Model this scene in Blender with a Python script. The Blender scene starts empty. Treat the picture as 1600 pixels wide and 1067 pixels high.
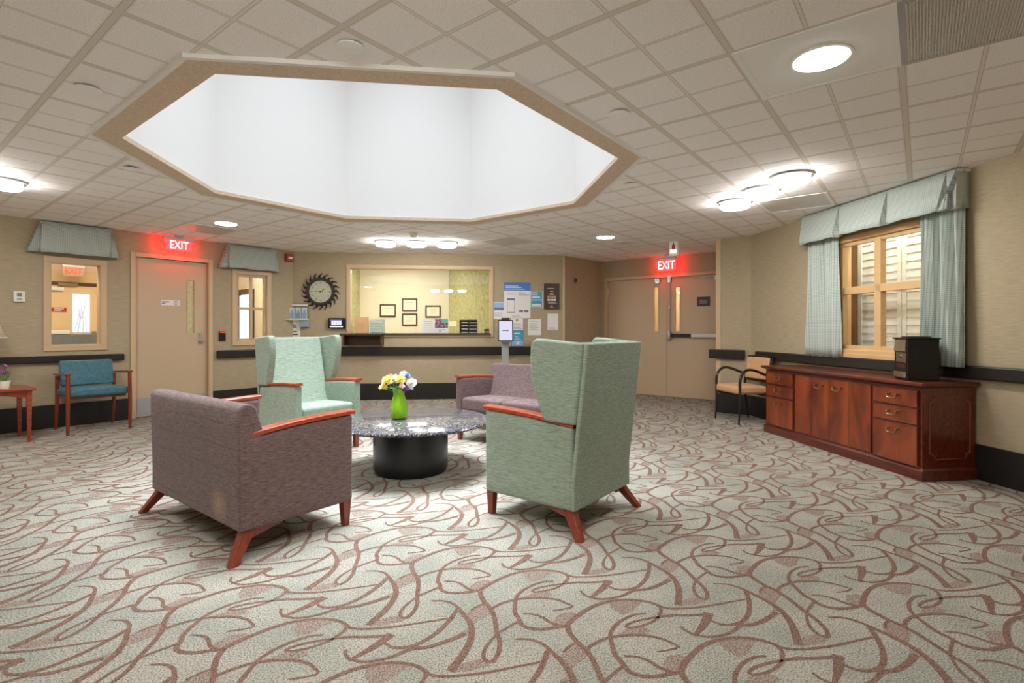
import bpy, bmesh, math, random
from mathutils import Vector, Matrix, geometry
random.seed(7)
SC = bpy.context.scene
COL = SC.collection
PI = math.pi

# ------------------------------------------------------------------ survey of the room
FOC, VH, CAMZ = 818.5, 516.0, 1.14            # lens in pixels of a 1600 wide frame, eye level row, eye height
CEIL = CAMZ + 1.2672
TH = math.radians(38.03)                      # the ceiling grid and the octagon are turned by this
EA = Vector((math.cos(TH), -math.sin(TH)))    # grid axis a
EB = Vector((math.sin(TH), math.cos(TH)))     # grid axis b
def ab(a, b): return EA*a + EB*b
def to_ab(p): return (p[0]*EA.x + p[1]*EA.y, p[0]*EB.x + p[1]*EB.y)
def on_ceiling(u, v, z=CEIL):
    Y = FOC*(z-CAMZ)/(VH-v); return Vector(((u-800)/FOC*Y, Y))
def on_floor(u, v, z=0.0):
    Y = FOC*(CAMZ-z)/(v-VH); return Vector(((u-800)/FOC*Y, Y))

class Wall:
    """A vertical plane: origin, direction to the viewer's right; local +y goes into the wall."""
    def __init__(s, o, d):
        s.o = Vector(o[:2]); s.d = Vector(d[:2]).normalized(); s.n = Vector((-s.d.y, s.d.x))
        s.rz = math.atan2(s.d.y, s.d.x)
    def px(s, u, v, off=0.0):
        """(s, z) of the point of this wall (or of a plane off metres in front of it) seen at a pixel"""
        o = s.o - s.n*off; k = (u-800)/FOC
        # o + t d = Y*(k,1)
        Y = (o.x*s.d.y - o.y*s.d.x)/(k*s.d.y - s.d.x)
        t = (Vector((k*Y, Y)) - o).dot(s.d)
        return t, CAMZ + (VH-v)/FOC*Y
    def pt(s, t, y=0.0, z=0.0):
        p = s.o + s.d*t + s.n*y; return Vector((p.x, p.y, z))

LW = Wall((-5.644, 5.775), EB)
C1 = LW.pt(3.419).to_2d()
BW = Wall(C1, (.9957, .0924))
P1 = Vector((.868, 8.877)); D0 = Vector((1.665, 9.741))
AW = Wall(P1, D0-P1)
C2 = Vector((3.203, 7.019)); P2 = Vector((2.852, 7.294))
DW = Wall(D0, EA)
D1 = Vector((3.589, 8.237))
SW = Wall(P2, C2-P2)
RW = Wall(C2, (.1213, -.9926))
R_END = 4.28

# ------------------------------------------------------------------ helpers
class MB:
    def __init__(s): s.v = []; s.f = []; s.m = []; s.M = None
    def add(s, vs, fs, m=0):
        o = len(s.v)
        for p in vs:
            p = Vector(p); s.v.append(tuple(s.M @ p if s.M else p))
        for f in fs: s.f.append(tuple(i+o for i in f)); s.m.append(m)
        return s
    def box(s, x0, x1, y0, y1, z0, z1, m=0):
        return s.hexa([(x0,y0,z0),(x1,y0,z0),(x1,y1,z0),(x0,y1,z0)], [(x0,y0,z1),(x1,y0,z1),(x1,y1,z1),(x0,y1,z1)], m)
    def hexa(s, lo, hi, m=0):
        return s.add(list(lo)+list(hi), [(3,2,1,0),(4,5,6,7),(0,1,5,4),(1,2,6,5),(2,3,7,6),(3,0,4,7)], m)
    def prism(s, poly, axis, lo, hi, m=0):
        n = len(poly)
        def P(p, h): return {'x': (h,p[0],p[1]), 'y': (p[0],h,p[1]), 'z': (p[0],p[1],h)}[axis]
        vs = [P(p, lo) for p in poly]+[P(p, hi) for p in poly]
        fs = [tuple(range(n-1,-1,-1)), tuple(range(n,2*n))]+[(i,(i+1)%n,(i+1)%n+n,i+n) for i in range(n)]
        return s.add(vs, fs, m)
    def tube(s, pts, r, n=10, m=0, closed=False, flat=1.0):
        pts = [Vector(p) for p in pts]; N = len(pts); vs = []; fs = []
        rs = r if isinstance(r, (list,tuple)) else [r]*N
        ref = None
        for i, p in enumerate(pts):
            if closed: t = pts[(i+1)%N]-pts[i-1]
            else: t = pts[min(i+1,N-1)]-pts[max(i-1,0)]
            t.normalize()
            if ref is None:
                ref = Vector((0,0,1)) if abs(t.z) < .9 else Vector((1,0,0))
            a = ref - t*ref.dot(t)
            if a.length < 1e-6: a = t.orthogonal()
            a.normalize(); b = t.cross(a); ref = a
            for k in range(n):
                w = 2*PI*k/n; vs.append(p + a*math.cos(w)*rs[i] + b*math.sin(w)*rs[i]*flat)
        R = N if closed else N-1
        for i in range(R):
            j = (i+1)%N
            for k in range(n): fs.append((i*n+k, i*n+(k+1)%n, j*n+(k+1)%n, j*n+k))
        if not closed: fs += [tuple(range(n-1,-1,-1)), tuple((N-1)*n+k for k in range(n))]
        return s.add(vs, fs, m)
    def lathe(s, prof, n=32, cx=0, cy=0, z=0, m=0, caps=True):
        vs = []; fs = []
        for r, h in prof:
            for k in range(n): vs.append((cx+r*math.cos(2*PI*k/n), cy+r*math.sin(2*PI*k/n), z+h))
        for i in range(len(prof)-1):
            for k in range(n): fs.append((i*n+k, i*n+(k+1)%n, (i+1)*n+(k+1)%n, (i+1)*n+k))
        if caps: fs += [tuple(range(n-1,-1,-1)), tuple((len(prof)-1)*n+k for k in range(n))]
        return s.add(vs, fs, m)
    def disc_y(s, cx, cz, r, y0, y1, n=32, m=0, r1=None):
        """a short cylinder along y (for things on walls)"""
        r1 = r if r1 is None else r1
        vs = [(cx+r*math.cos(2*PI*k/n), y0, cz+r*math.sin(2*PI*k/n)) for k in range(n)]
        vs += [(cx+r1*math.cos(2*PI*k/n), y1, cz+r1*math.sin(2*PI*k/n)) for k in range(n)]
        fs = [tuple(range(n)), tuple(range(2*n-1,n-1,-1))]+[(k,n+k,n+(k+1)%n,(k+1)%n) for k in range(n)]
        return s.add(vs, fs, m)
    def ring_y(s, cx, cz, r0, r1, y0, y1, n=40, m=0):
        vs = []
        for r, y in ((r0,y0),(r1,y0),(r1,y1),(r0,y1)):
            vs += [(cx+r*math.cos(2*PI*k/n), y, cz+r*math.sin(2*PI*k/n)) for k in range(n)]
        fs = []
        for q in range(4):
            for k in range(n): fs.append((q*n+k, q*n+(k+1)%n, ((q+1)%4)*n+(k+1)%n, ((q+1)%4)*n+k))
        return s.add(vs, fs, m)
    def rbox(s, x0, x1, y0, y1, z0, z1, r, n=6, warp=None, m=0):
        """rounded box with enough faces to be bent by warp(x, y, z)"""
        c = Vector(((x0+x1)/2,(y0+y1)/2,(z0+z1)/2)); h = Vector(((x1-x0)/2,(y1-y0)/2,(z1-z0)/2))
        r = min(r, *h); vs = []; fs = []
        def ax(H):
            e = [-H, -H+r*.25, -H+r*.6, -H+r]; inn = [(-H+r)+(2*(H-r))*i/n for i in range(1,n)]
            return e+inn+[H-r, H-r*.6, H-r*.25, H]
        A = [ax(h.x), ax(h.y), ax(h.z)]
        for d in range(3):
            i1, i2 = (d+1)%3, (d+2)%3
            for sg in (-1, 1):
                o = len(vs)
                for p in A[i1]:
                    for q in A[i2]:
                        w = [0,0,0]; w[d] = sg*h[d]; w[i1] = p; w[i2] = q; w = Vector(w)
                        k = Vector([max(-h[j]+r, min(h[j]-r, w[j])) for j in range(3)])
                        e = w-k; w = k+(e.normalized()*r if e.length > 1e-9 else e)
                        w = w+c
                        vs.append(warp(*w) if warp else w)
                L1, L2 = len(A[i1]), len(A[i2])
                for i in range(L1-1):
                    for j in range(L2-1):
                        q = (o+i*L2+j, o+(i+1)*L2+j, o+(i+1)*L2+j+1, o+i*L2+j+1)
                        fs.append(q if sg > 0 else q[::-1])
        return s.add(vs, fs, m)
    def loft(s, A, B, nz=6, m=0, fn=None):
        """a sheet between two polylines of equal length"""
        n = len(A); vs = []; fs = []
        for j in range(nz+1):
            t = j/nz
            for i in range(n):
                p = Vector(A[i]).lerp(Vector(B[i]), t)
                if fn: p = fn(p, i, t)
                vs.append(p)
        for j in range(nz):
            for i in range(n-1): fs.append((j*n+i, j*n+i+1, (j+1)*n+i+1, (j+1)*n+i))
        return s.add(vs, fs, m)
    def build(s, name, mats, parent=None, bevel=0, seg=2, angle=35, loc=None, rz=0, solid=0, weld=False):
        me = bpy.data.meshes.new(name); me.from_pydata(s.v, [], s.f)
        mats = mats if isinstance(mats, (list,tuple)) else [mats]
        for m in mats: me.materials.append(m)
        if len(mats) > 1: me.polygons.foreach_set('material_index', s.m)
        me.polygons.foreach_set('use_smooth', [True]*len(me.polygons))
        if weld:
            bm = bmesh.new(); bm.from_mesh(me); bmesh.ops.remove_doubles(bm, verts=bm.verts, dist=1e-5); bm.to_mesh(me); bm.free()
        me.update()
        me.set_sharp_from_angle(angle=math.radians(angle))
        o = bpy.data.objects.new(name, me); COL.objects.link(o)
        if parent: o.parent = parent
        if loc is not None: o.location = loc
        o.rotation_euler[2] = rz
        if solid:
            q = o.modifiers.new('solid','SOLIDIFY'); q.thickness = solid; q.offset = 0
        if bevel:
            q = o.modifiers.new('bevel','BEVEL'); q.width = bevel; q.segments = seg; q.limit_method = 'ANGLE'; q.angle_limit = math.radians(40); q.harden_normals = True
        return o

def thing(name, label, cat, loc=(0,0,0), rz=0, group=None):
    o = bpy.data.objects.new(name, None); COL.objects.link(o); o.empty_display_size = .1
    o.location = loc if len(loc) == 3 else (loc[0], loc[1], 0); o.rotation_euler[2] = rz
    return tag(o, label, cat, group)
def tag(o, label, cat, group=None):
    o['label'] = label; o['category'] = cat
    if group: o['group'] = group
    return o
def struct(o, label=None, cat=None):
    o['kind'] = 'structure'
    if label: o['label'] = label
    if cat: o['category'] = cat
    return o
def wall_thing(name, label, cat, W, s, z, off=0, group=None):
    return thing(name, label, cat, W.pt(s, -off, z), W.rz, group)
def text(body, size, mat, parent, loc, name='lettering', ext=.001, bold=0.0, sx=1.0):
    cu = bpy.data.curves.new(name, 'FONT'); cu.body = body; cu.size = size; cu.extrude = ext; cu.offset = bold
    cu.align_x = 'CENTER'; cu.align_y = 'CENTER'
    t = bpy.data.objects.new(name, cu); COL.objects.link(t)
    dg = bpy.context.evaluated_depsgraph_get(); me = bpy.data.meshes.new_from_object(t.evaluated_get(dg))
    bpy.data.objects.remove(t); bpy.data.curves.remove(cu)
    me.transform(Matrix.Rotation(PI/2, 4, 'X') @ Matrix.Diagonal((sx,1,1,1)))
    me.materials.clear(); me.materials.append(mat); me.name = name
    o = bpy.data.objects.new(name, me); COL.objects.link(o); o.parent = parent; o.location = loc
    return o

# ------------------------------------------------------------------ materials
def lin(c):
    return tuple(((x/255)/12.92 if x/255 <= .04045 else ((x/255+.055)/1.055)**2.4) for x in c)+(1,)
def base(name):
    m = bpy.data.materials.new(name); m.use_nodes = True; nt = m.node_tree
    return m, nt, nt.nodes['Principled BSDF']
def N(nt, kind, **kw):
    n = nt.nodes.new(kind)
    for k, v in kw.items():
        if k.startswith('i_'):
            key = k[2:]; n.inputs[int(key) if key.isdigit() else key].default_value = v
        else: setattr(n, k, v)
    return n
def plain(name, c, rough=.6, metal=0.0, spec=.5, emit=None, es=1.0, coat=0):
    m, nt, b = base(name)
    b.inputs['Base Color'].default_value = lin(c); b.inputs['Roughness'].default_value = rough
    b.inputs['Metallic'].default_value = metal; b.inputs['Specular IOR Level'].default_value = spec
    b.inputs['Coat Weight'].default_value = coat
    if emit: b.inputs['Emission Color'].default_value = lin(emit); b.inputs['Emission Strength'].default_value = es
    return m
def coords(nt, scale, kind='Object', rot=(0,0,0)):
    tc = N(nt,'ShaderNodeTexCoord'); mp = N(nt,'ShaderNodeMapping')
    mp.inputs['Scale'].default_value = scale; mp.inputs['Rotation'].default_value = rot
    nt.links.new(tc.outputs[kind], mp.inputs['Vector']); return mp.outputs['Vector']
def noisy(name, c1, c2, scale=(8,8,8), detail=4, lo=.35, hi=.65, rough=.7, bump=0, c3=None, spec=.4, coat=0, nscale=1.0, kind='Object', rot=(0,0,0), dist=0):
    """two or three colours mixed by stretched noise"""
    m, nt, b = base(name); v = coords(nt, scale, kind, rot)
    no = N(nt,'ShaderNodeTexNoise'); no.inputs['Scale'].default_value = nscale; no.inputs['Detail'].default_value = detail; no.inputs['Distortion'].default_value = dist
    nt.links.new(v, no.inputs['Vector'])
    rp = N(nt,'ShaderNodeValToRGB'); e = rp.color_ramp.elements
    e[0].position = lo; e[0].color = lin(c1); e[1].position = hi; e[1].color = lin(c2)
    if c3: q = e.new((lo+hi)/2); q.color = lin(c3)
    nt.links.new(no.outputs['Fac'], rp.inputs['Fac']); nt.links.new(rp.outputs['Color'], b.inputs['Base Color'])
    b.inputs['Roughness'].default_value = rough; b.inputs['Specular IOR Level'].default_value = spec; b.inputs['Coat Weight'].default_value = coat
    b.inputs['Coat Roughness'].default_value = .15
    if bump:
        bp = N(nt,'ShaderNodeBump'); bp.inputs['Strength'].default_value = bump; bp.inputs['Distance'].default_value = .004
        nt.links.new(no.outputs['Fac'], bp.inputs['Height']); nt.links.new(bp.outputs['Normal'], b.inputs['Normal'])
    return m
def emitter(name, c, strength):
    m = bpy.data.materials.new(name); m.use_nodes = True; nt = m.node_tree; nt.nodes.clear()
    e = N(nt,'ShaderNodeEmission'); e.inputs['Color'].default_value = c if len(c) == 4 else tuple(c)+(1,); e.inputs['Strength'].default_value = strength
    o = N(nt,'ShaderNodeOutputMaterial'); nt.links.new(e.outputs[0], o.inputs[0]); return m
def glass(name, tint=(1,1,1), ior=1.5, refl=1.0):
    m = bpy.data.materials.new(name); m.use_nodes = True; nt = m.node_tree; nt.nodes.clear()
    t = N(nt,'ShaderNodeBsdfTransparent'); t.inputs[0].default_value = tuple(tint)+(1,)
    g = N(nt,'ShaderNodeBsdfGlossy'); g.inputs['Roughness'].default_value = 0.0
    f = N(nt,'ShaderNodeLayerWeight'); f.inputs['Blend'].default_value = .5
    p5 = N(nt,'ShaderNodeMath', operation='POWER'); p5.inputs[1].default_value = 5.0; nt.links.new(f.outputs['Facing'], p5.inputs[0])
    k = N(nt,'ShaderNodeMath', operation='MULTIPLY_ADD'); k.inputs[1].default_value = .9*refl; k.inputs[2].default_value = .045*refl; k.use_clamp = True
    x = N(nt,'ShaderNodeMixShader'); o = N(nt,'ShaderNodeOutputMaterial')
    nt.links.new(p5.outputs[0], k.inputs[0]); nt.links.new(k.outputs[0], x.inputs[0])
    nt.links.new(t.outputs[0], x.inputs[1]); nt.links.new(g.outputs[0], x.inputs[2]); nt.links.new(x.outputs[0], o.inputs[0]); return m
def fabric(name, c1, c2, thread=260, rough=.9):
    """horizontal slubs with a fine cross thread"""
    m, nt, b = base(name)
    v = coords(nt, (22,22,thread*1.6)); no = N(nt,'ShaderNodeTexNoise'); no.inputs['Scale'].default_value = 1; no.inputs['Detail'].default_value = 3; no.inputs['Roughness'].default_value = .65
    nt.links.new(v, no.inputs['Vector'])
    v2 = coords(nt, (420,420,420)); n2 = N(nt,'ShaderNodeTexNoise'); n2.inputs['Scale'].default_value = 1; n2.inputs['Detail'].default_value = 1
    nt.links.new(v2, n2.inputs['Vector'])
    ad = N(nt,'ShaderNodeMath', operation='MULTIPLY_ADD'); ad.inputs[1].default_value = .45; nt.links.new(n2.outputs['Fac'], ad.inputs[0])
    ml = N(nt,'ShaderNodeMath', operation='MULTIPLY'); ml.inputs[1].default_value = .55; nt.links.new(no.outputs['Fac'], ml.inputs[0]); nt.links.new(ml.outputs[0], ad.inputs[2])
    rp = N(nt,'ShaderNodeValToRGB'); e = rp.color_ramp.elements; e[0].position = .38; e[1].position = .62; e[0].color = lin(c1); e[1].color = lin(c2)
    nt.links.new(ad.outputs[0], rp.inputs['Fac']); nt.links.new(rp.outputs['Color'], b.inputs['Base Color'])
    bp = N(nt,'ShaderNodeBump'); bp.inputs['Strength'].default_value = .35; bp.inputs['Distance'].default_value = .003
    nt.links.new(ad.outputs[0], bp.inputs['Height']); nt.links.new(bp.outputs['Normal'], b.inputs['Normal'])
    b.inputs['Roughness'].default_value = rough; b.inputs['Specular IOR Level'].default_value = .2; b.inputs['Sheen Weight'].default_value = .15
    return m
def worn_back(src):
    m = src.copy(); m.name = 'mauve_fabric_worn'; nt = m.node_tree; L = nt.links; b = nt.nodes['Principled BSDF']
    col = b.inputs['Base Color'].links[0].from_socket
    tc = N(nt,'ShaderNodeTexCoord'); sp = N(nt,'ShaderNodeSeparateXYZ'); L.new(tc.outputs['Object'], sp.inputs[0])
    a = N(nt,'ShaderNodeMath', operation='MULTIPLY_ADD'); a.inputs[1].default_value = 1/.118; a.inputs[2].default_value = .35; L.new(sp.outputs['Z'], a.inputs[0])
    f = N(nt,'ShaderNodeMath', operation='FRACT'); L.new(a.outputs[0], f.inputs[0]); g = N(nt,'ShaderNodeMath', operation='LESS_THAN'); g.inputs[1].default_value = .022; L.new(f.outputs[0], g.inputs[0])
    k = N(nt,'ShaderNodeMath', operation='MULTIPLY'); k.inputs[1].default_value = .6; L.new(g.outputs[0], k.inputs[0])
    x = N(nt,'ShaderNodeMix', data_type='RGBA'); L.new(k.outputs[0], x.inputs[0]); L.new(col, x.inputs[6]); x.inputs[7].default_value = lin((48,38,36))
    d = N(nt,'ShaderNodeVectorMath', operation='DISTANCE'); L.new(tc.outputs['Object'], d.inputs[0]); d.inputs[1].default_value = (.36,-.325,.235)
    n = N(nt,'ShaderNodeTexNoise'); n.inputs['Scale'].default_value = 60; L.new(tc.outputs['Object'], n.inputs['Vector'])
    r = N(nt,'ShaderNodeMapRange'); r.inputs['From Min'].default_value = .10; r.inputs['From Max'].default_value = .0; r.inputs['To Max'].default_value = 1.0; L.new(d.outputs['Value'], r.inputs['Value'])
    p = N(nt,'ShaderNodeMath', operation='MULTIPLY'); L.new(r.outputs[0], p.inputs[0]); L.new(n.outputs['Fac'], p.inputs[1])
    y = N(nt,'ShaderNodeMix', data_type='RGBA'); L.new(p.outputs[0], y.inputs[0]); L.new(x.outputs[2], y.inputs[6]); y.inputs[7].default_value = lin((190,160,110)); L.new(y.outputs[2], b.inputs['Base Color'])
    return m
def check_fabric(name, c1, c2, f=62.0):
    """woven check: thin lines both ways"""
    m, nt, b = base(name); tc = N(nt,'ShaderNodeTexCoord'); sp = N(nt,'ShaderNodeSeparateXYZ'); nt.links.new(tc.outputs['Object'], sp.inputs[0])
    outs = []
    for ax in ('X','Z'):
        a = N(nt,'ShaderNodeMath', operation='MULTIPLY'); a.inputs[1].default_value = f; nt.links.new(sp.outputs[ax], a.inputs[0])
        fr = N(nt,'ShaderNodeMath', operation='FRACT'); nt.links.new(a.outputs[0], fr.inputs[0])
        g = N(nt,'ShaderNodeMath', operation='LESS_THAN'); g.inputs[1].default_value = .3; nt.links.new(fr.outputs[0], g.inputs[0]); outs.append(g.outputs[0])
    mx = N(nt,'ShaderNodeMath', operation='ADD'); nt.links.new(outs[0], mx.inputs[0]); nt.links.new(outs[1], mx.inputs[1])
    hf = N(nt,'ShaderNodeMath', operation='MULTIPLY'); hf.inputs[1].default_value = .5; nt.links.new(mx.outputs[0], hf.inputs[0])
    x = N(nt,'ShaderNodeMix', data_type='RGBA'); x.inputs[6].default_value = lin(c1); x.inputs[7].default_value = lin(c2)
    nt.links.new(hf.outputs[0], x.inputs[0]); nt.links.new(x.outputs[2], b.inputs['Base Color'])
    b.inputs['Roughness'].default_value = .9; b.inputs['Specular IOR Level'].default_value = .2
    return m
def wood(name, c1, c2, scale=(3,3,40), rough=.35, coat=.3, rot=(0,0,0)):
    return noisy(name, c1, c2, scale, 5, .32, .68, rough, 0, None, .5, coat, 1.0, 'Object', rot, .6)

M = {}
M['wallpaper'] = noisy('wallpaper', (185,171,144), (166,151,125), (9,9,170), 5, .3, .7, .85, .25, None, .25)
M['olive_paper'] = noisy('olive_paper', (190,184,132), (160,154,104), (14,14,14), 5, .35, .65, .85)
M['cream_paint'] = plain('cream_paint', (226,217,192), .7)
M['peach_paint'] = plain('peach_paint', (226,196,150), .7)
M['shaft_white'] = plain('shaft_white', (240,240,240), .8)
M['beige_soffit'] = noisy('beige_soffit', (220,200,178), (206,185,162), (60,60,60), 2, .35, .65, .9, .3)
M['white_trim'] = plain('white_trim', (232,230,226), .5)
M['door_paint'] = plain('door_paint', (200,177,147), .45)
M['frame_paint'] = plain('frame_paint', (206,180,144), .45)
M['tan_wood'] = plain('tan_wood', (208,172,122), .4)
M['black_vinyl'] = plain('black_vinyl', (34,30,29), .42)
M['dark_rail'] = plain('dark_rail', (36,30,28), .35)
M['steel'] = plain('steel', (190,190,192), .3, 1.0)
M['chrome'] = plain('chrome', (215,215,218), .15, 1.0)
M['brass'] = plain('brass', (150,128,98), .3, 1.0)
M['grey_plastic'] = plain('grey_plastic', (168,168,172), .4)
M['white_plastic'] = plain('white_plastic', (232,230,222), .4)
M['black_plastic'] = plain('black_plastic', (16,16,17), .3)
M['red_plastic'] = plain('red_plastic', (170,22,24), .4)
M['vent_grey'] = noisy('vent_grey', (214,210,205), (200,196,190), (150,150,150), 2, .4, .6, .32, 0, None, .6)
M['panel_white'] = plain('panel_white', (244,245,243), .6)
M['paper'] = plain('paper', (236,236,234), .8)
M['paper_cream'] = plain('paper_cream', (240,226,196), .8)
M['ink'] = plain('ink', (52,54,62), .8)
M['ink_grey'] = plain('ink_grey', (150,152,160), .8)
M['poster_blue'] = plain('poster_blue', (74,130,205), .6)
M['poster_cyan'] = plain('poster_cyan', (70,160,200), .6)
M['poster_sky'] = plain('poster_sky', (150,190,226), .6)
M['poster_violet'] = plain('poster_violet', (120,120,180), .6)
M['poster_brown'] = plain('poster_brown', (62,42,36), .45)
M['gold_ink'] = plain('gold_ink', (214,160,120), .6)
M['pink_ink'] = plain('pink_ink', (225,190,180), .6)
M['yellow_ink'] = plain('yellow_ink', (226,224,150), .7)
M['green_paper'] = plain('green_paper', (90,180,150), .7)
M['purple_paper'] = plain('purple_paper', (120,70,130), .7)
M['tan_card'] = plain('tan_card', (232,190,140), .8)
M['tray_plastic'] = plain('tray_plastic', (196,216,208), .3)
M['frame_wood'] = plain('frame_wood', (70,40,24), .4)
M['pane'] = glass('pane', (1,1,1), 1.5, 1.5)
M['acrylic'] = glass('acrylic', (.93,.95,.96), 1.4, 1.0)
M['mauve_fabric'] = fabric('mauve_fabric', (62,48,44), (142,118,117))
M['mauve_worn'] = worn_back(M['mauve_fabric'])
M['sage_fabric'] = fabric('sage_fabric', (110,122,102), (170,186,171))
M['arm_wood'] = wood('arm_wood', (150,58,36), (184,84,54), (6,60,60), .3, .4)
M['leg_wood'] = wood('leg_wood', (104,40,24), (142,60,36), (50,50,5), .35, .3)
M['cherry_front'] = wood('cherry_front', (96,34,14), (156,70,30), (7,7,2.2), .28, .5)
M['cherry_dark'] = wood('cherry_dark', (74,24,12), (116,44,22), (3,40,40), .28, .5)
M['table_wood'] = wood('table_wood', (130,44,24), (170,72,42), (4,40,40), .3, .4)
M['teal_vinyl'] = noisy('teal_vinyl', (58,100,116), (78,122,136), (30,30,30), 3, .3, .7, .6, .1)
M['tan_vinyl'] = noisy('tan_vinyl', (206,160,118), (218,174,132), (20,20,20), 3, .3, .7, .5, .05)
M['ebony'] = plain('ebony', (28,18,18), .22, 0, .5, None, 1, .4)
M['drum_black'] = plain('drum_black', (12,12,13), .28, 0, .5)
M['lime_glass'] = noisy('lime_glass', (128,190,20), (150,206,40), (30,30,12), 3, .3, .7, .12, 0, None, .6, .5)
M['leaf_green'] = plain('leaf_green', (60,120,60), .6)
M['stem_green'] = plain('stem_green', (90,140,60), .6)
M['check_cloth'] = check_fabric('check_cloth', (190,199,193), (138,150,144))
M['shutter_white'] = plain('shutter_white', (228,226,210), .5)
M['lamp_shade'] = noisy('lamp_shade', (206,190,166), (190,174,150), (80,80,4), 2, .3, .7, .8)
M['kiosk_screen'] = plain('kiosk_screen', (20,20,24), .2, 0, .5, (226,226,250), .5)
M['terminal_screen'] = plain('terminal_screen', (20,20,24), .2, 0, .5, (90,90,220), 1.6)
M['terminal_glow'] = plain('terminal_glow', (20,20,24), .2, 0, .5, (200,205,255), 2.0)
M['exit_letter'] = emitter('exit_letter', (1,.66,.6), 1.25)
M['exit_plate'] = plain('exit_plate', (240,120,120), .2, 0, .5, (255,80,88), .4)
M['led_red'] = emitter('led_red', (1,.02,.02), 3)
M['lamp_warm'] = emitter('lamp_warm', (1,.97,.93), 36)
M['lamp_cool'] = emitter('lamp_cool', (.98,.98,1), 30)
M['skylight'] = emitter('skylight', (.97,.985,1), .42)
M['office_lamp'] = emitter('office_lamp', (1,.96,.85), 20)
M['day_view'] = emitter('day_view', (.86,.93,1), 1.0)
M['vestibule_lamp'] = emitter('vestibule_lamp', (1,.9,.72), 17)
M['passage_fill'] = emitter('passage_fill', (1,.97,.9), 11)
M['lite_glow'] = emitter('lite_glow', (1,.82,.48), 1.0)

def granite():
    m, nt, b = base('granite'); v = coords(nt, (1,1,1))
    vo = N(nt,'ShaderNodeTexVoronoi'); vo.inputs['Scale'].default_value = 120; nt.links.new(v, vo.inputs['Vector'])
    rp = N(nt,'ShaderNodeValToRGB'); e = rp.color_ramp.elements; rp.color_ramp.interpolation = 'CONSTANT'
    cols = [(0,(26,26,30)),(.22,(66,67,76)),(.45,(104,104,110)),(.62,(42,42,48)),(.74,(150,140,124)),(.86,(84,86,96)),(.94,(186,180,168))]
    e[0].position, e[0].color = 0, lin(cols[0][1]); e[1].position, e[1].color = cols[1][0], lin(cols[1][1])
    for p, c in cols[2:]: q = e.new(p); q.color = lin(c)
    nt.links.new(vo.outputs['Color'], rp.inputs['Fac']); nt.links.new(rp.outputs['Color'], b.inputs['Base Color'])
    b.inputs['Roughness'].default_value = .12; b.inputs['Specular IOR Level'].default_value = .3
    return m
M['granite'] = granite()
M['counter_granite'] = noisy('counter_granite', (40,34,30), (86,76,66), (60,60,60), 3, .35, .65, .2, 0, None, .5)

def ceiling_material():
    """0.61 m lay-in tiles, each scored into quarters"""
    m, nt, b = base('ceiling_tile'); tc = N(nt,'ShaderNodeTexCoord'); sp = N(nt,'ShaderNodeSeparateXYZ'); nt.links.new(tc.outputs['Object'], sp.inputs[0])
    L = nt.links; T = .6096
    def math_(op, a, bb=None, c=None):
        n = N(nt,'ShaderNodeMath', operation=op)
        for i, x in enumerate((a, bb, c)):
            if x is None: continue
            if isinstance(x, (int,float)): n.inputs[i].default_value = x
            else: L.new(x, n.inputs[i])
        return n.outputs[0]
    def dist(coord, off, period):
        q = math_('MULTIPLY_ADD', coord, 1/period, -off/period); fr = math_('FRACT', q)
        return math_('MULTIPLY', math_('MINIMUM', fr, math_('SUBTRACT', 1.0, fr)), period)
    A0, B0 = -.25*.3048, .225*.3048
    dT = math_('MINIMUM', dist(sp.outputs['X'], A0, T), dist(sp.outputs['Y'], B0, T))
    dS = math_('MINIMUM', dist(sp.outputs['X'], A0+T/2, T), dist(sp.outputs['Y'], B0+T/2, T))
    tbar = math_('LESS_THAN', dT, .0125)
    edge = math_('MULTIPLY', math_('LESS_THAN', dT, .0225), math_('GREATER_THAN', dT, .0125))
    gap = math_('MULTIPLY', math_('LESS_THAN', dT, .0150), math_('GREATER_THAN', dT, .0125))
    score = math_('LESS_THAN', dS, .0085)
    sline = math_('MULTIPLY', math_('LESS_THAN', dS, .0100), math_('GREATER_THAN', dS, .0065))
    v = coords(nt, (150,150,150)); no = N(nt,'ShaderNodeTexNoise'); no.inputs['Scale'].default_value = 1; no.inputs['Detail'].default_value = 3; L.new(v, no.inputs['Vector'])
    rp = N(nt,'ShaderNodeValToRGB'); e = rp.color_ramp.elements; e[0].position = .3; e[0].color = lin((230,226,223)); e[1].position = .5; e[1].color = lin((250,247,245)); L.new(no.outputs['Fac'], rp.inputs['Fac'])
    col = rp.outputs['Color']
    def over(col, fac, c):
        x = N(nt,'ShaderNodeMix', data_type='RGBA'); L.new(fac, x.inputs[0]); L.new(col, x.inputs[6]); x.inputs[7].default_value = lin(c); return x.outputs[2]
    col = over(col, edge, (238,233,227)); col = over(col, score, (236,230,223)); col = over(col, sline, (206,196,185)); col = over(col, gap, (184,172,158)); col = over(col, tbar, (224,217,207))
    L.new(col, b.inputs['Base Color']); b.inputs['Roughness'].default_value = .9; b.inputs['Specular IOR Level'].default_value = .2
    bp = N(nt,'ShaderNodeBump'); bp.inputs['Strength'].default_value = .25; bp.inputs['Distance'].default_value = .004; L.new(no.outputs['Fac'], bp.inputs['Height']); L.new(bp.outputs['Normal'], b.inputs['Normal'])
    return m
M['ceiling_tile'] = ceiling_material()

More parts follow.
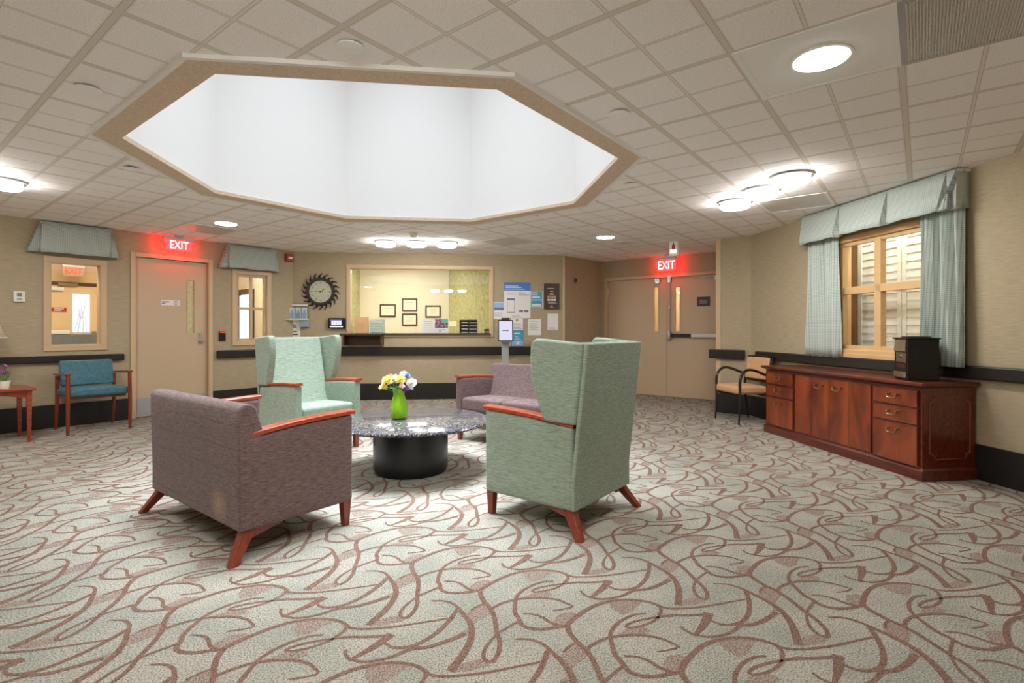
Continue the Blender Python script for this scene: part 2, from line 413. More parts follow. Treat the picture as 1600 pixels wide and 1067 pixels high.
def carpet(name, ca, cb, cc, big=None):
    m, nt, b = base(name); v = coords(nt, (1,1,1)); L = nt.links
    n1 = N(nt,'ShaderNodeTexNoise'); n1.inputs['Scale'].default_value = 170; n1.inputs['Detail'].default_value = 2; L.new(v, n1.inputs['Vector'])
    rp = N(nt,'ShaderNodeValToRGB'); e = rp.color_ramp.elements; e[0].position = .36; e[0].color = lin(ca); e[1].position = .6; e[1].color = lin(cb); L.new(n1.outputs['Fac'], rp.inputs['Fac'])
    col = rp.outputs['Color']
    if big:
        n2 = N(nt,'ShaderNodeTexNoise'); n2.inputs['Scale'].default_value = 3.2; n2.inputs['Detail'].default_value = 2; L.new(v, n2.inputs['Vector'])
        r2 = N(nt,'ShaderNodeValToRGB'); q = r2.color_ramp.elements; q[0].position = .4; q[0].color = (0,0,0,1); q[1].position = .62; q[1].color = (1,1,1,1); L.new(n2.outputs['Fac'], r2.inputs['Fac'])
        x = N(nt,'ShaderNodeMix', data_type='RGBA', blend_type='MULTIPLY'); L.new(r2.outputs['Color'], x.inputs[0]); L.new(col, x.inputs[6]); x.inputs[7].default_value = lin(big); col = x.outputs[2]
    L.new(col, b.inputs['Base Color']); b.inputs['Roughness'].default_value = .95; b.inputs['Specular IOR Level'].default_value = .1
    bp = N(nt,'ShaderNodeBump'); bp.inputs['Strength'].default_value = .5; bp.inputs['Distance'].default_value = .004; L.new(n1.outputs['Fac'], bp.inputs['Height']); L.new(bp.outputs['Normal'], b.inputs['Normal'])
    return m
M['carpet'] = carpet('carpet', (124,122,112), (192,188,177), None, (234,240,240))
M['carpet_line'] = carpet('carpet_line', (98,75,66), (146,118,106), None)
M['carpet_patch'] = carpet('carpet_patch', (110,92,84), (170,157,146), None)

# ------------------------------------------------------------------ floor: carpet with its woven swirls (one mesh, three yarns)
ROOM = [(-8.0,.1),(-8.0,4.49),(-4.785,7.53),(-4.7,8.7),(-2.2,8.75),(-2.2,7.5),(-1.8,7.45),(1.23,4.72),(1.23,0),(-.62,-1.85),(-5.35,-1.85)]   # grid axes
def inside(p, poly, grow=0):
    x, y = p; c = False
    for i in range(len(poly)):
        x0, y0 = poly[i-1]; x1, y1 = poly[i]
        if (y0 > y) != (y1 > y) and x < (x1-x0)*(y-y0)/(y1-y0)+x0: c = not c
    return c
def t2g(x, y):                                  # tracing sheet -> grid metres
    return to_ab(on_floor(1050+x/4, 800+y/4))
# one repeat of the pattern: (points, width start, middle, end)
SWIRLS = [
 ([(480,390),(492,365),(510,345),(535,322),(570,302),(620,288),(690,280),(760,281),(830,289),(890,303),(930,314),(1000,318),(1100,313),(1180,303),(1260,290),(1335,277)], 20,15,9),
 ([(885,302),(912,315),(928,332),(934,352),(1000,348),(1080,348),(1185,342)], 12,14,14),
 ([(934,354),(880,362),(822,374),(790,390),(806,402),(868,394),(912,376),(934,354)], 11,12,11),
 ([(856,341),(800,345),(757,364),(732,392),(733,428),(770,470),(820,516),(875,546),(930,580),(1000,600),(1080,604),(1140,595),(1196,586)], 10,17,16),
 ([(660,500),(668,478),(700,457),(745,442),(820,434),(910,434),(1000,446),(1060,462),(1118,481),(1080,495),(1026,503)], 14,13,7),
 ([(868,520),(940,524),(1010,541),(1090,571),(1170,590)], 9,12,16),
 ([(480,388),(500,408),(530,430),(590,464),(650,492),(720,536),(780,582),(840,630),(900,672),(948,718),(972,755),(976,784)], 20,17,15),
 ([(840,630),(846,680),(866,722),(900,756),(940,776),(974,782)], 9,13,14),
 ([(258,450),(330,450),(400,465),(460,490),(520,520),(580,550),(640,586),(690,627),(735,682),(765,742),(782,800),(792,832)], 8,20,28),
 ([(893,560),(868,590),(842,626)], 11,11,11),
 ([(462,496),(480,550),(484,605),(470,650),(436,688),(370,705),(300,700),(232,674)], 18,17,10),
 ([(55,714),(90,745),(150,767),(230,780),(310,771),(380,746),(432,711),(520,700),(600,664),(655,628)], 10,13,20),
 ([(1180,338),(1188,372),(1182,405),(1170,436)], 34,26,9),
 ([(590,462),(560,482),(548,505)], 10,10,10),
]
PATCHES = [
 [(552,490),(588,466),(648,494),(690,512),(664,545),(640,580),(590,556),(535,524)],
 [(620,291),(700,281),(800,287),(775,335),(730,345),(660,318)],
 [(1085,520),(1150,512),(1200,525),(1205,585),(1150,588),(1092,568)],
 [(786,800),(860,770),(905,762),(972,786),(985,800),(900,832),(800,832)],
 [(800,408),(880,396),(935,415),(910,430),(820,432),(760,438)],
 [(640,588),(700,600),(660,628),(600,662),(570,680),(610,640)],
]
def catmull(P, k=4):
    out = []
    for i in range(len(P)-1):
        p0 = P[max(i-1,0)]; p1 = P[i]; p2 = P[i+1]; p3 = P[min(i+2,len(P)-1)]
        for j in range(k):
            t = j/k
            out.append(tuple(.5*((2*b)+(-a+c)*t+(2*a-5*b+4*c-d)*t*t+(-a+3*b-3*c+d)*t**3) for a,b,c,d in zip(p0,p1,p2,p3)))
    out.append(tuple(P[-1])); return out
def build_floor():
    mb = MB()
    mb.add([tuple(ab(a,b))+(0,) for a,b in ((-11,-3.2),(2.2,-3.2),(2.2,12.8),(-11,12.8))], [(0,1,2,3)], 0)
    PA, PB = .4445, .8820
    strips = []; px2m = .00116
    for pts, w0, w1, w2 in SWIRLS:
        g = catmull([t2g(*p) for p in pts], 3); n = len(g); vs = []
        for i, p in enumerate(g):
            q0, q1 = g[max(i-1,0)], g[min(i+1,n-1)]; d = Vector((q1[0]-q0[0], q1[1]-q0[1]))
            d = d.normalized() if d.length > 1e-9 else Vector((1,0)); nn = Vector((-d.y, d.x)); t = i/(n-1)
            w = (w0+(w1-w0)*t*2 if t < .5 else w1+(w2-w1)*(t*2-1))*px2m*.5
            vs += [(p[0]+nn.x*w, p[1]+nn.y*w), (p[0]-nn.x*w, p[1]-nn.y*w)]
        strips.append(vs)
    patches = [[t2g(*p) for p in q] for q in PATCHES]
    c0 = t2g(800,450)
    for i in range(-30, 30):
        for j in range(-18, 18):
            da, db = i*PA, j*PB
            c = (c0[0]+da, c0[1]+db)
            if not (inside(c, ROOM) or any(inside((c[0]+x, c[1]+y), ROOM) for x in (-.45,.45) for y in (-.55,.55))): continue
            for q, vs in enumerate(strips):
                z = .0008+q*.00002
                W = [tuple(ab(x+da, y+db))+(z,) for x, y in vs]
                mb.add(W, [(k, k+1, k+3, k+2) for k in range(0, len(W)-2, 2)], 1)
            for q in patches:
                mb.add([tuple(ab(x+da, y+db))+(.0005,) for x, y in q], [tuple(range(len(q)))], 2)
    o = mb.build('floor', [M['carpet'], M['carpet_line'], M['carpet_patch']])
    for p in o.data.polygons:
        if p.normal.z < 0: p.flip()
    return struct(o, 'grey green carpet with brown swirls across the lobby', 'floor')
build_floor()

# ------------------------------------------------------------------ ceiling with the octagonal light shaft
HC = (-3.42, 2.80)                              # centre of the opening, grid axes
def octo(ap):
    R = ap/math.cos(PI/8); return [(HC[0]+R*math.cos(PI/8+k*PI/4), HC[1]+R*math.sin(PI/8+k*PI/4)) for k in range(8)]
def build_ceiling():
    outer = [Vector((x,y,0)) for x,y in ((-11,-3.2),(2.2,-3.2),(2.2,12.8),(-11,12.8))]; hole = [Vector((x,y,0)) for x,y in octo(1.83)]
    tri = geometry.tessellate_polygon([outer, hole]); vs = outer+hole
    mb = MB(); mb.add(vs, [tuple(t) for t in tri])
    o = mb.build('ceiling', M['ceiling_tile']); o.location = (0,0,CEIL); o.rotation_euler[2] = -TH
    return struct(o, 'white lay-in tile ceiling with scored squares', 'ceiling')
build_ceiling()
def grid_obj(mb, name, mat, **k):
    o = mb.build(name, mat, **k); o.location = (0,0,CEIL); o.rotation_euler[2] = -TH; return o
def ring_flat(mb, a, b, z0, z1, m=0):
    n = len(a); vs = [(x,y,z0) for x,y in a]+[(x,y,z0) for x,y in b]+[(x,y,z1) for x,y in a]+[(x,y,z1) for x,y in b]
    fs = []
    for i in range(n):
        j = (i+1)%n
        fs += [(i,j,n+j,n+i),(2*n+j,2*n+i,3*n+i,3*n+j),(i,2*n+i,2*n+j,j),(n+j,3*n+j,3*n+i,n+i)]
    mb.add(vs, fs, m)
mb = MB(); ring_flat(mb, octo(1.825), octo(1.675), -.012, .02)
struct(grid_obj(mb, 'trim_1', M['beige_soffit']), 'beige soffit band around the octagonal ceiling opening', 'trim')
mb = MB(); ring_flat(mb, octo(1.845), octo(1.822), -.022, .02)
struct(grid_obj(mb, 'trim_2', M['white_trim']), 'thin white edge trim around the beige octagonal soffit', 'trim')
SH = 2.3
mb = MB(); a = octo(1.68); b = octo(1.74)
ring_flat(mb, b, a, .02, SH)
struct(grid_obj(mb, 'wall_shaft', M['shaft_white']), 'white octagonal light shaft rising above the ceiling opening', 'shaft')
mb = MB(); c = octo(1.66); mb.add([(x,y,SH-.03) for x,y in c], [tuple(range(7,-1,-1))])
struct(grid_obj(mb, 'window_5', M['skylight']), 'glowing frosted skylight at the top of the shaft', 'skylight')

# ------------------------------------------------------------------ walls
def wall(name, W, s0, s1, label, holes=(), t=.12, mat='wallpaper', z0=0, z1=CEIL):
    S = sorted({s0, s1, *[h[0] for h in holes], *[h[1] for h in holes]}); Z = sorted({z0, z1, *[h[2] for h in holes], *[h[3] for h in holes]})
    mb = MB()
    for i in range(len(S)-1):
        for j in range(len(Z)-1):
            cs, cz = (S[i]+S[i+1])/2, (Z[j]+Z[j+1])/2
            if any(h[0] < cs < h[1] and h[2] < cz < h[3] for h in holes): continue
            mb.box(S[i], S[i+1], 0, t, Z[j], Z[j+1])
    o = mb.build(name, M[mat]); o.location = W.pt(0); o.rotation_euler[2] = W.rz
    return struct(o, label, 'wall')
def rect(W, u0, v0, u1, v1, off=0):
    """wall rectangle whose left edge is seen at column u0 and right edge at u1; heights from the corners given"""
    s0, z1 = W.px(u0, v0, off); s1, z0 = W.px(u1, v1, off); return s0, s1, z0, z1
# openings
w1 = (LW.px(67.5,470)[0], LW.px(167,470)[0], LW.px(67.5,549)[1], LW.px(100,402)[1])       # outer edges of the frame
w2 = (LW.px(362.5,470)[0], LW.px(423.5,470)[0], LW.px(363,540)[1], LW.px(390,422)[1])
d1 = (LW.px(203.5,500)[0], LW.px(332,500)[0], 0, 2.15)
w3 = (BW.px(541.5,470)[0], BW.px(771,470)[0], BW.px(541.5,527)[1], BW.px(541.5,413.5)[1])
w4 = (RW.px(1303,470)[0], RW.px(1462,470)[0], RW.px(1311,554)[1], RW.px(1375,357)[1])
d2 = (DW.px(945,500)[0], (D1-D0).length-.02, 0, 2.10)
FW = .06
def inner(h, f=FW): return (h[0]+f, h[1]-f, h[2]+f, h[3]-f)
wall('wall_left', LW, -.976, 3.419, 'tan wallpapered wall at the left with door and two windows', [inner(w1), (d1[0]+.04,d1[1]-.04,-.01,d1[3]-.04), inner(w2)])
BL = (P1-C1).length
wall('wall_back', BW, 0, BL, 'tan wallpapered wall at the back with the reception window', [inner(w3,.05)])
wall('wall_alcove_left', AW, 0, (D0-P1).length, 'short tan wall leading to the double doors', t=.1)
wall('wall_doors', DW, 0, (D1-D0).length+.1, 'tan wall around the double doors', [(d2[0]+.04,d2[1]-.04,-.01,d2[3]-.04)])
AR = Wall(D1, P2-D1)
wall('wall_alcove_right', AR, 0, (D1-P2).length, 'side wall of the alcove right of the double doors', t=.1)
wall('wall_right_short', SW, 0, (C2-P2).length, 'narrow tan wall beside the double door alcove', t=.08)
wall('wall_right', RW, 0, R_END, 'tan wallpapered wall at the right behind the credenza', [inner(w4,.05)])
E1 = RW.pt(R_END).to_2d()
ring = [E1, ab(1.23,0), ab(-.62,-1.85), ab(-5.35,-1.85), ab(-8.0,.1)]
for i, nm in enumerate(('wall_front_right','wall_front','wall_front_left','wall_left_front')):
    W_ = Wall(ring[i], ring[i+1]-ring[i]); wall(nm, W_, 0, (ring[i+1]-ring[i]).length, 'tan wallpapered wall on the entrance side of the lobby, section %s' % ('right','centre','left','far left')[i])

# skirting
def skirting(name, W, s0, s1, label, h=.27, t=.018):
    mb = MB(); mb.box(s0, s1, -t, 0, 0, h); o = mb.build(name, M['black_vinyl'], bevel=.006); o.location = W.pt(0); o.rotation_euler[2] = W.rz
    return struct(o, label, 'baseboard')
skirting('baseboard_left', LW, -.976, d1[0]-.005, 'black baseboard below the blue chair')
skirting('baseboard_left_far', LW, d1[1]+.005, 3.41, 'black baseboard right of the single door')
skirting('baseboard_back', BW, .02, BL, 'black baseboard below the reception window')
skirting('baseboard_right_short', SW, -.015, (C2-P2).length-.018, 'black baseboard behind the tan armchair')
skirting('baseboard_right', RW, .0, R_END, 'black baseboard behind the credenza')
# corner guards
for nm, P, W, lab in (('trim_3', P1, BW, 'cream corner guard left of the alcove'), ('trim_4', P2, SW, 'cream corner guard right of the double doors')):
    mb = MB()
    if nm == 'trim_3':
        mb.box(BL-.005, BL+.028, -.006, .05, .27, CEIL); o = mb.build(nm, M['frame_paint'], bevel=.004); o.location = BW.pt(0); o.rotation_euler[2] = BW.rz
    else:
        mb.box(-.012, .055, -.006, .05, .0, CEIL); o = mb.build(nm, M['frame_paint'], bevel=.004); o.location = SW.pt(0); o.rotation_euler[2] = SW.rz
    struct(o, lab, 'trim')

# ------------------------------------------------------------------ handrails
def handrail(label, W, u0, u1, vt, vb, uref, t=.055):
    s0 = W.px(u0,550,t)[0]; s1 = W.px(u1,550,t)[0]; zt = W.px(uref,vt,t)[1]; zb = W.px(uref,vb,t)[1]
    o = thing('handrail', label, 'handrail', W.pt(s0), W.rz, 'dark handrails along the lobby walls')
    L = s1-s0; MB().box(0, L, -t, -.012, zb, zt).build('rail', M['dark_rail'], o, bevel=.012, seg=3)
    for k in range(3): x = .05+(L-.1)*k/2; MB().box(x-.02, x+.02, -.014, -.0005, zb+.02, zt-.02).build('bracket', M['black_plastic'], o)
    return o
handrail('dark handrail above the blue chair, under the left window', LW, -22, 195, 552.5, 562.5, 195)
handrail('short dark handrail between the single door and the aqua wing chair', LW, 340, 452, 547.5, 560, 345)
handrail('long dark handrail under the reception window', BW, 480, 835, 541.8, 555.2, 650)
handrail('stubby dark handrail beside the double doors', SW, 1107, 1163.5, 546.5, 561, 1140)
handrail('dark handrail on the right wall behind the credenza', RW, 1179, 1760, 577, 600, 1600)

# ------------------------------------------------------------------ windows in the walls
def frame4(mb, h, w, y0, y1, m=0):
    s0, s1, z0, z1 = h
    mb.box(s0, s1, y0, y1, z0, z0+w, m); mb.box(s0, s1, y0, y1, z1-w, z1, m)
    mb.box(s0, s0+w, y0, y1, z0+w, z1-w, m); mb.box(s1-w, s1, y0, y1, z0+w, z1-w, m)
def window(name, W, h, label, fw=FW, depth=.12, pane_y=.06, mat='frame_paint', extra=None):
    r = thing(name, label, 'window', W.pt(0), W.rz); struct(r)
    mb = MB(); frame4(mb, h, fw+.005, -.018, .0); frame4(mb, (h[0]+fw-.002,h[1]-fw+.002,h[2]+fw-.002,h[3]-fw+.002), .014, -.012, depth+.01)
    mb.build('window_frame', M[mat], r, bevel=.004)
    i = inner(h, fw+.005)
    MB().box(i[0], i[1], pane_y, pane_y+.006, i[2], i[3]).build('pane', M['pane'], r)
    return r
window('window_1', LW, w1, 'narrow clear window above the blue chair, looking into a vestibule')
r = window('window_2', LW, w2, 'four-pane window between the single door and the clock', pane_y=.085)
i2 = inner(w2, .07); cx = (i2[0]+i2[1])/2; cz = LW.px(390,482)[1]
mb = MB(); frame4(mb, i2, .035, .02, .07); mb.box(cx-.018, cx+.018, .02, .07, i2[2], i2[3]); mb.box(i2[0], i2[1], .02, .07, cz-.018, cz+.018)
mb.build('muntin', M['frame_paint'], r, bevel=.004)
window('window_3', BW, w3, 'wide reception window with a beige frame in the back wall', fw=.05, pane_y=.05)
r = window('window_4', RW, w4, 'wood framed window with closed shutters above the credenza', fw=.05, depth=.14, pane_y=.10, mat='tan_wood')
i4 = inner(w4, .055); cx = RW.px(1376,470,-.05)[0]; cz = RW.px(1376,450,-.05)[1]
mb = MB(); frame4(mb, i4, .045, .02, .07); mb.box(cx-.038, cx+.038, .015, .075, i4[2], i4[3]); mb.box(i4[0], i4[1], .015, .075, cz-.036, cz+.036)
mb.build('muntin', M['tan_wood'], r, bevel=.004)
mb = MB(); mb.box(w4[0]-.02, w4[1]+.02, -.03, 0, w4[2]-.03, w4[2]+.02); mb.build('sill', M['tan_wood'], r, bevel=.004)
# plantation shutters standing in the passage behind window_4
sh = thing('window_shutter', 'pale louvred shutter panels closed behind the wood framed window', 'shutter', RW.pt(0,.36), RW.rz)
x = w4[0]-.1; L = (w4[1]-w4[0]+.5)/3
for k in range(3):
    mb = MB(); q = (x+k*L, x+(k+1)*L-.006, w4[2]-.15, w4[3]+.15); frame4(mb, q, .05, 0, .03); mb.box(q[0],q[1],0,.03,cz-.03,cz+.03)
    for za, zb_ in ((q[2]+.05, cz-.03), (cz+.03, q[3]-.05)):
        nn = math.ceil((zb_-za)/.083); ph = (zb_-za)/nn
        for j in range(nn):
            z = za+ph*j; zt_ = min(z+ph+.004, zb_)
            mb.hexa([(q[0]+.049,.006,z),(q[1]-.049,.006,z),(q[1]-.049,.012,z),(q[0]+.049,.012,z)], [(q[0]+.049,.015,zt_),(q[1]-.049,.015,zt_),(q[1]-.049,.021,zt_),(q[0]+.049,.021,zt_)])
    mb.build('shutter_panel', M['shutter_white'], sh)
mb = MB(); mb.box(-.1, 3.4, .8, .86, 0, CEIL); mb.box(-.1, -.04, .12, .86, 0, CEIL); mb.box(3.34, 3.4, .12, .86, 0, CEIL)
o = mb.build('wall_passage', M['tan_wood']); o.location = RW.pt(0); o.rotation_euler[2] = RW.rz; struct(o, 'tan wall of the passage behind the shutters', 'wall')

# ------------------------------------------------------------------ doors
def lever(mb, x, z, y=-.02): mb.disc_y(x, z, .028, y-.035, y, 20); mb.disc_y(x, z, .02, y-.055, y-.035, 20)
r = thing('door_1', 'single beige door under the exit sign at the left', 'door', LW.pt(0), LW.rz); struct(r)
mb = MB()
a0, a1, _, at = d1
mb.box(a0, a0+.055, -.018, .1, 0, at); mb.box(a1-.055, a1, -.018, .1, 0, at); mb.box(a0+.055, a1-.055, -.018, .1, at-.055, at)
mb.build('door_frame', M['frame_paint'], r, bevel=.004)
e0, e1, et = a0+.06, a1-.06, at-.06
v0, v1 = LW.px(293,480,-.04)[0], LW.px(303.5,480,-.04)[0]; vz0, vz1 = LW.px(298,520,-.04)[1], LW.px(298,438,-.04)[1]
mb = MB()
for q in ((e0,v0,.008,et),(v1,e1,.008,et),(v0,v1,.008,vz0),(v0,v1,vz1,et)): mb.box(q[0],q[1],.04,.085,q[2],q[3])
lf = mb.build('door_leaf', M['door_paint'], r)
mb = MB(); frame4(mb, (v0-.012,v1+.012,vz0-.012,vz1+.012), .013, .034, .04); mb.build('vision_frame', M['frame_paint'], lf)
MB().box(v0, v1, .06, .064, vz0, vz1).build('vision_pane', noisy('frosted_yellow', (216,210,160), (190,190,146), (40,40,40), 3, .35, .65, .3), lf)
mb = MB(); s, z = LW.px(312.5,530,-.04); mb.box(s-.024, s+.024, .030, .04, z-.07, z+.09); lever(mb, s+.005, z-.03, .034); mb.disc_y(s, z+.06, .016, .02, .034, 16); mb.build('door_handle', M['steel'], lf, bevel=.002)
mb = MB(); mb.box(e0+.02, e1-.02, .037, .04, .02, .25); mb.build('kick_plate', M['grey_plastic'], lf)
s0, z1 = LW.px(251,468.5,-.04); s1, z0 = LW.px(280.5,477.5,-.04)
sg = MB().box(s0, s1, .036, .04, z0, z1).build('door_sign', M['paper'], lf); sg['label'] = 'white sign with two lines of blue lettering and a round symbol'
mb = MB(); h = z1-z0; mb.box(s0+.012, s0+.10, .0352, .036, z0+h*.55, z0+h*.72); mb.box(s0+.012, s0+.055, .0352, .036, z0+h*.25, z0+h*.42)
mb.ring_y(s1-.045, (z0+z1)/2, .022, .028, .0352, .036); mb.box(s1-.05, s1-.04, .0352, .036, (z0+z1)/2-.012, (z0+z1)/2+.014); mb.build('lettering', plain('navy_ink', (50,60,120), .7), sg)

r = thing('door_2', 'pair of beige double doors with narrow glass strips and a panic bar', 'door', DW.pt(0), DW.rz); struct(r)
a0, a1, _, at = d2
mb = MB(); mb.box(a0, a0+.055, -.016, .1, 0, at); mb.box(a1-.055, a1, -.016, .1, 0, at); mb.box(a0+.055, a1-.055, -.016, .1, at-.055, at)
mb.build('door_frame', M['frame_paint'], r, bevel=.004)
mid = DW.px(1042,520,-.03)[0]; et = at-.06
for k, (e0, e1, u0, u1) in enumerate(((a0+.06, mid-.004, 1022, 1028.5), (mid+.004, a1-.06, 1055, 1062))):
    v0, v1 = DW.px(u0,480,-.03)[0], DW.px(u1,480,-.03)[0]; vz0, vz1 = DW.px((u0+u1)/2,517.5,-.03)[1], DW.px((u0+u1)/2,449,-.03)[1]
    mb = MB()
    for q in ((e0,v0,.01,et),(v1,e1,.01,et),(v0,v1,.01,vz0),(v0,v1,vz1,et)): mb.box(q[0],q[1],.03,.075,q[2],q[3])
    lf = mb.build('door_leaf', M['door_paint'], r)
    mb = MB(); frame4(mb, (v0-.012,v1+.012,vz0-.012,vz1+.012), .013, .024, .03); mb.build('vision_frame', M['frame_paint'], lf)
    MB().box(v0, v1, .05, .054, vz0, vz1).build('vision_pane', M['pane'], lf)
    if k == 0:
        mb = MB(); s, z = DW.px(1028.5,439.5,-.03); mb.disc_y(s, z, .045, -.02, .03, 28); mb.disc_y(s, z, .018, -.026, -.02, 20); mb.build('door_magnet', M['steel'], lf, bevel=.004)
        mb = MB()
        for zz in (.35, 1.1, 1.85): mb.tube([(e0-.006,.022,zz-.055),(e0-.006,.022,zz+.055)], .009, 10)
        mb.build('hinge', M['steel'], lf)
    else:
        s, z = DW.px(1047,524,-.03); zt = DW.px(1047,437,-.03)[1]
        pb = MB().rbox(s-.035, s+.035, -.045, .03, z-.09, z+.09, .03, 3).build('exit_device', M['steel'], lf)
        sb, zb = DW.px(1080,524,-.02); sm = DW.px(1081,524,-.02)[0]
        MB().box(s+.03, sm, -.03, .02, z-.028, z+.028).build('push_bar', M['black_plastic'], pb, bevel=.008)
        MB().box(sm, e1-.02, -.034, .02, z-.034, z+.034).build('bar_housing', M['steel'], pb, bevel=.006)
        mb = MB(); mb.tube([(s,.0,z+.08),(s,.0,zt-.03)], .008, 10); mb.disc_y(s, (z+zt)/2+.0, .018, -.012, .03, 16); mb.build('latch_rod', M['steel'], pb)
        MB().box(s-.03, s+.03, -.02, .03, zt-.05, zt+.07).build('top_latch', M['steel'], pb, bevel=.004)
        q = rect(DW, 1089, 464, 1109.5, 478, -.03)
        sg = MB().box(q[0], q[1], .024, .03, q[2], q[3]).build('door_sign', M['poster_brown'], lf, bevel=.002); sg['label'] = 'small brown plaque with a pale printed block'
        mb = MB(); w = q[1]-q[0]; h = q[3]-q[2]
        for j in range(3): mb.box(q[0]+w*.2, q[1]-w*.2, .0232, .024, q[2]+h*(.3+.15*j), q[2]+h*(.38+.15*j))
        mb.build('lettering', M['ink_grey'], sg)
        cz_ = et-.03; mb = MB(); mb.box(e1-.30, e1-.02, -.04, .03, cz_-.06, cz_); mb.hexa([(e1-.55,-.05,cz_+.0),(e1-.16,-.09,cz_),(e1-.16,-.06,cz_),(e1-.55,-.02,cz_)], [(e1-.55,-.05,cz_+.012),(e1-.16,-.09,cz_+.012),(e1-.16,-.06,cz_+.012),(e1-.55,-.02,cz_+.012)]); mb.build('door_closer', M['steel'], lf, bevel=.004)
# bright corridor wall behind the double doors, seen through the glass strips
mb = MB(); mb.box(-.4, 2.9, 1.6, 1.66, 0, CEIL); mb.box(-.46,-.4,.12,1.66,0,CEIL); mb.box(2.9,2.96,.12,1.66,0,CEIL)
o = mb.build('wall_corridor', M['peach_paint']); o.location = DW.pt(0); o.rotation_euler[2] = DW.rz; struct(o, 'peach corridor wall beyond the double doors', 'wall')
def fill_strip(p, rz, L, label, mat='vestibule_lamp'):
    o = thing('ceiling_light', label, 'ceiling light', (p.x,p.y,CEIL), rz); MB().box(-L/2,L/2,-.10,.10,-.05,-.0005).build('diffuser', M[mat], o, bevel=.01); MB().box(-L/2-.02,L/2+.02,-.11,.11,-.012,-.0003).build('tray', M['white_plastic'], o)
fill_strip(DW.pt(1.2,.9), DW.rz, 1.2, 'added fill light in the corridor beyond the double doors')  # unseen lamp, added so the corridor shows bright through the glass strips
fill_strip(RW.pt((w4[0]+w4[1])/2,.235), RW.rz, 1.2, 'added fill light between the window and the shutters', 'passage_fill')  # unseen lamp, added to brighten the shutters

# ------------------------------------------------------------------ window dressings
def valance(label, W, top0, top1, bot0, bot1, zb, ztop=CEIL-.02, d=.10, pleats=(), flare=.05):
    """top0..top1 along the wall at the board, bot0..bot1 along the flared hem"""
    o = thing('valance', label, 'valance', W.pt(top0), W.rz, 'box-pleated valances'); L = top1-top0; l0, l1 = bot0-top0, bot1-top0
    A, B = [], []
    def put(ax, ay, bx, by): A.append((ax,ay,ztop)); B.append((bx,by,zb))
    put(0,0,l0,0); put(0,-d*.5,l0-.005,-d*.6); put(0,-d,l0,-d-.015)
    put(.004,-d+.03,l0+.06,-d+.0); put(.006,-d+.03,l0+.10,-d+.0); put(.008,-d-.002,l0+.105,-d-flare)
    xs = [l0+.105]+[p for p in pleats]+[l1-.105]; tx = [.008]+list(pleats)+[L-.008]
    for k in range(len(xs)-1):
        n = 6
        b0 = xs[k]+(.05 if k > 0 else 0); b1 = xs[k+1]-(.05 if k < len(xs)-2 else 0)
        t0 = tx[k]+(.003 if k > 0 else 0); t1 = tx[k+1]-(.003 if k < len(xs)-2 else 0)
        for i in range(n+1):
            u = i/n; put(t0+(t1-t0)*u, -d-.002, b0+(b1-b0)*u, -d-flare-.008*math.sin(PI*u))
        if k < len(xs)-2:
            put(tx[k+1]-.002,-d+.03, xs[k+1]-.03, -d+.005); put(tx[k+1]+.002,-d+.03, xs[k+1]+.03, -d+.005)
    put(L-.008,-d-.002,l1-.105,-d-flare); put(L-.006,-d+.03,l1-.10,-d); put(L-.004,-d+.03,l1-.06,-d)
    put(L,-d,l1,-d-.015); put(L,-d*.5,l1+.005,-d*.6); put(L,0,l1,0)
    mb = MB(); mb.loft(A, B, 5, 0, lambda p, i, t: p+Vector((0, -.006*math.sin(i*2.3)*t*t, .006*math.sin(i*1.7+1)*t*t)))
    mb.build('cloth', M['check_cloth'], o, solid=.004, angle=50)
    MB().box(-.002, L+.002, -d+.002, -.001, ztop-.02, ztop).build('board', M['white_plastic'], o)
    return o
def vspan(W, u0, v0, u1, v1, off):
    a, b = W.px(u0, v0, off), W.px(u1, v1, off); return a[0], b[0], (a[1]+b[1])/2
t0, t1, _ = vspan(LW, 64, 350, 175, 362, .10); b0, b1, zb = vspan(LW, 44, 391, 186, 404, .13)
valance('checked grey green valance over the narrow left window', LW, t0, t1, b0, b1, zb)
t0, t1, _ = vspan(LW, 358, 384, 432, 391, .10); b0, b1, zb = vspan(LW, 346, 418, 436.5, 424, .13)
valance('checked grey green valance over the four-pane window', LW, t0, t1, b0, b1, zb)
t0 = RW.px(1256,340,.10)[0]; t1 = RW.px(1508,267,.05)[0]; b0 = RW.px(1247,383,.14)[0]; b1 = RW.px(1513,331,.02)[0]
zb = RW.px(1313,368,.15)[1]; p1 = RW.px(1313,340,.11)[0]; p2 = RW.px(1388,310,.11)[0]; p3 = RW.px(1481,268,.11)[0]
valance('long checked valance with deep pleats over the right window', RW, t0, t1, b0, b1, zb, CEIL-.015, .12, (p1-t0, p2-t0, p3-t0))

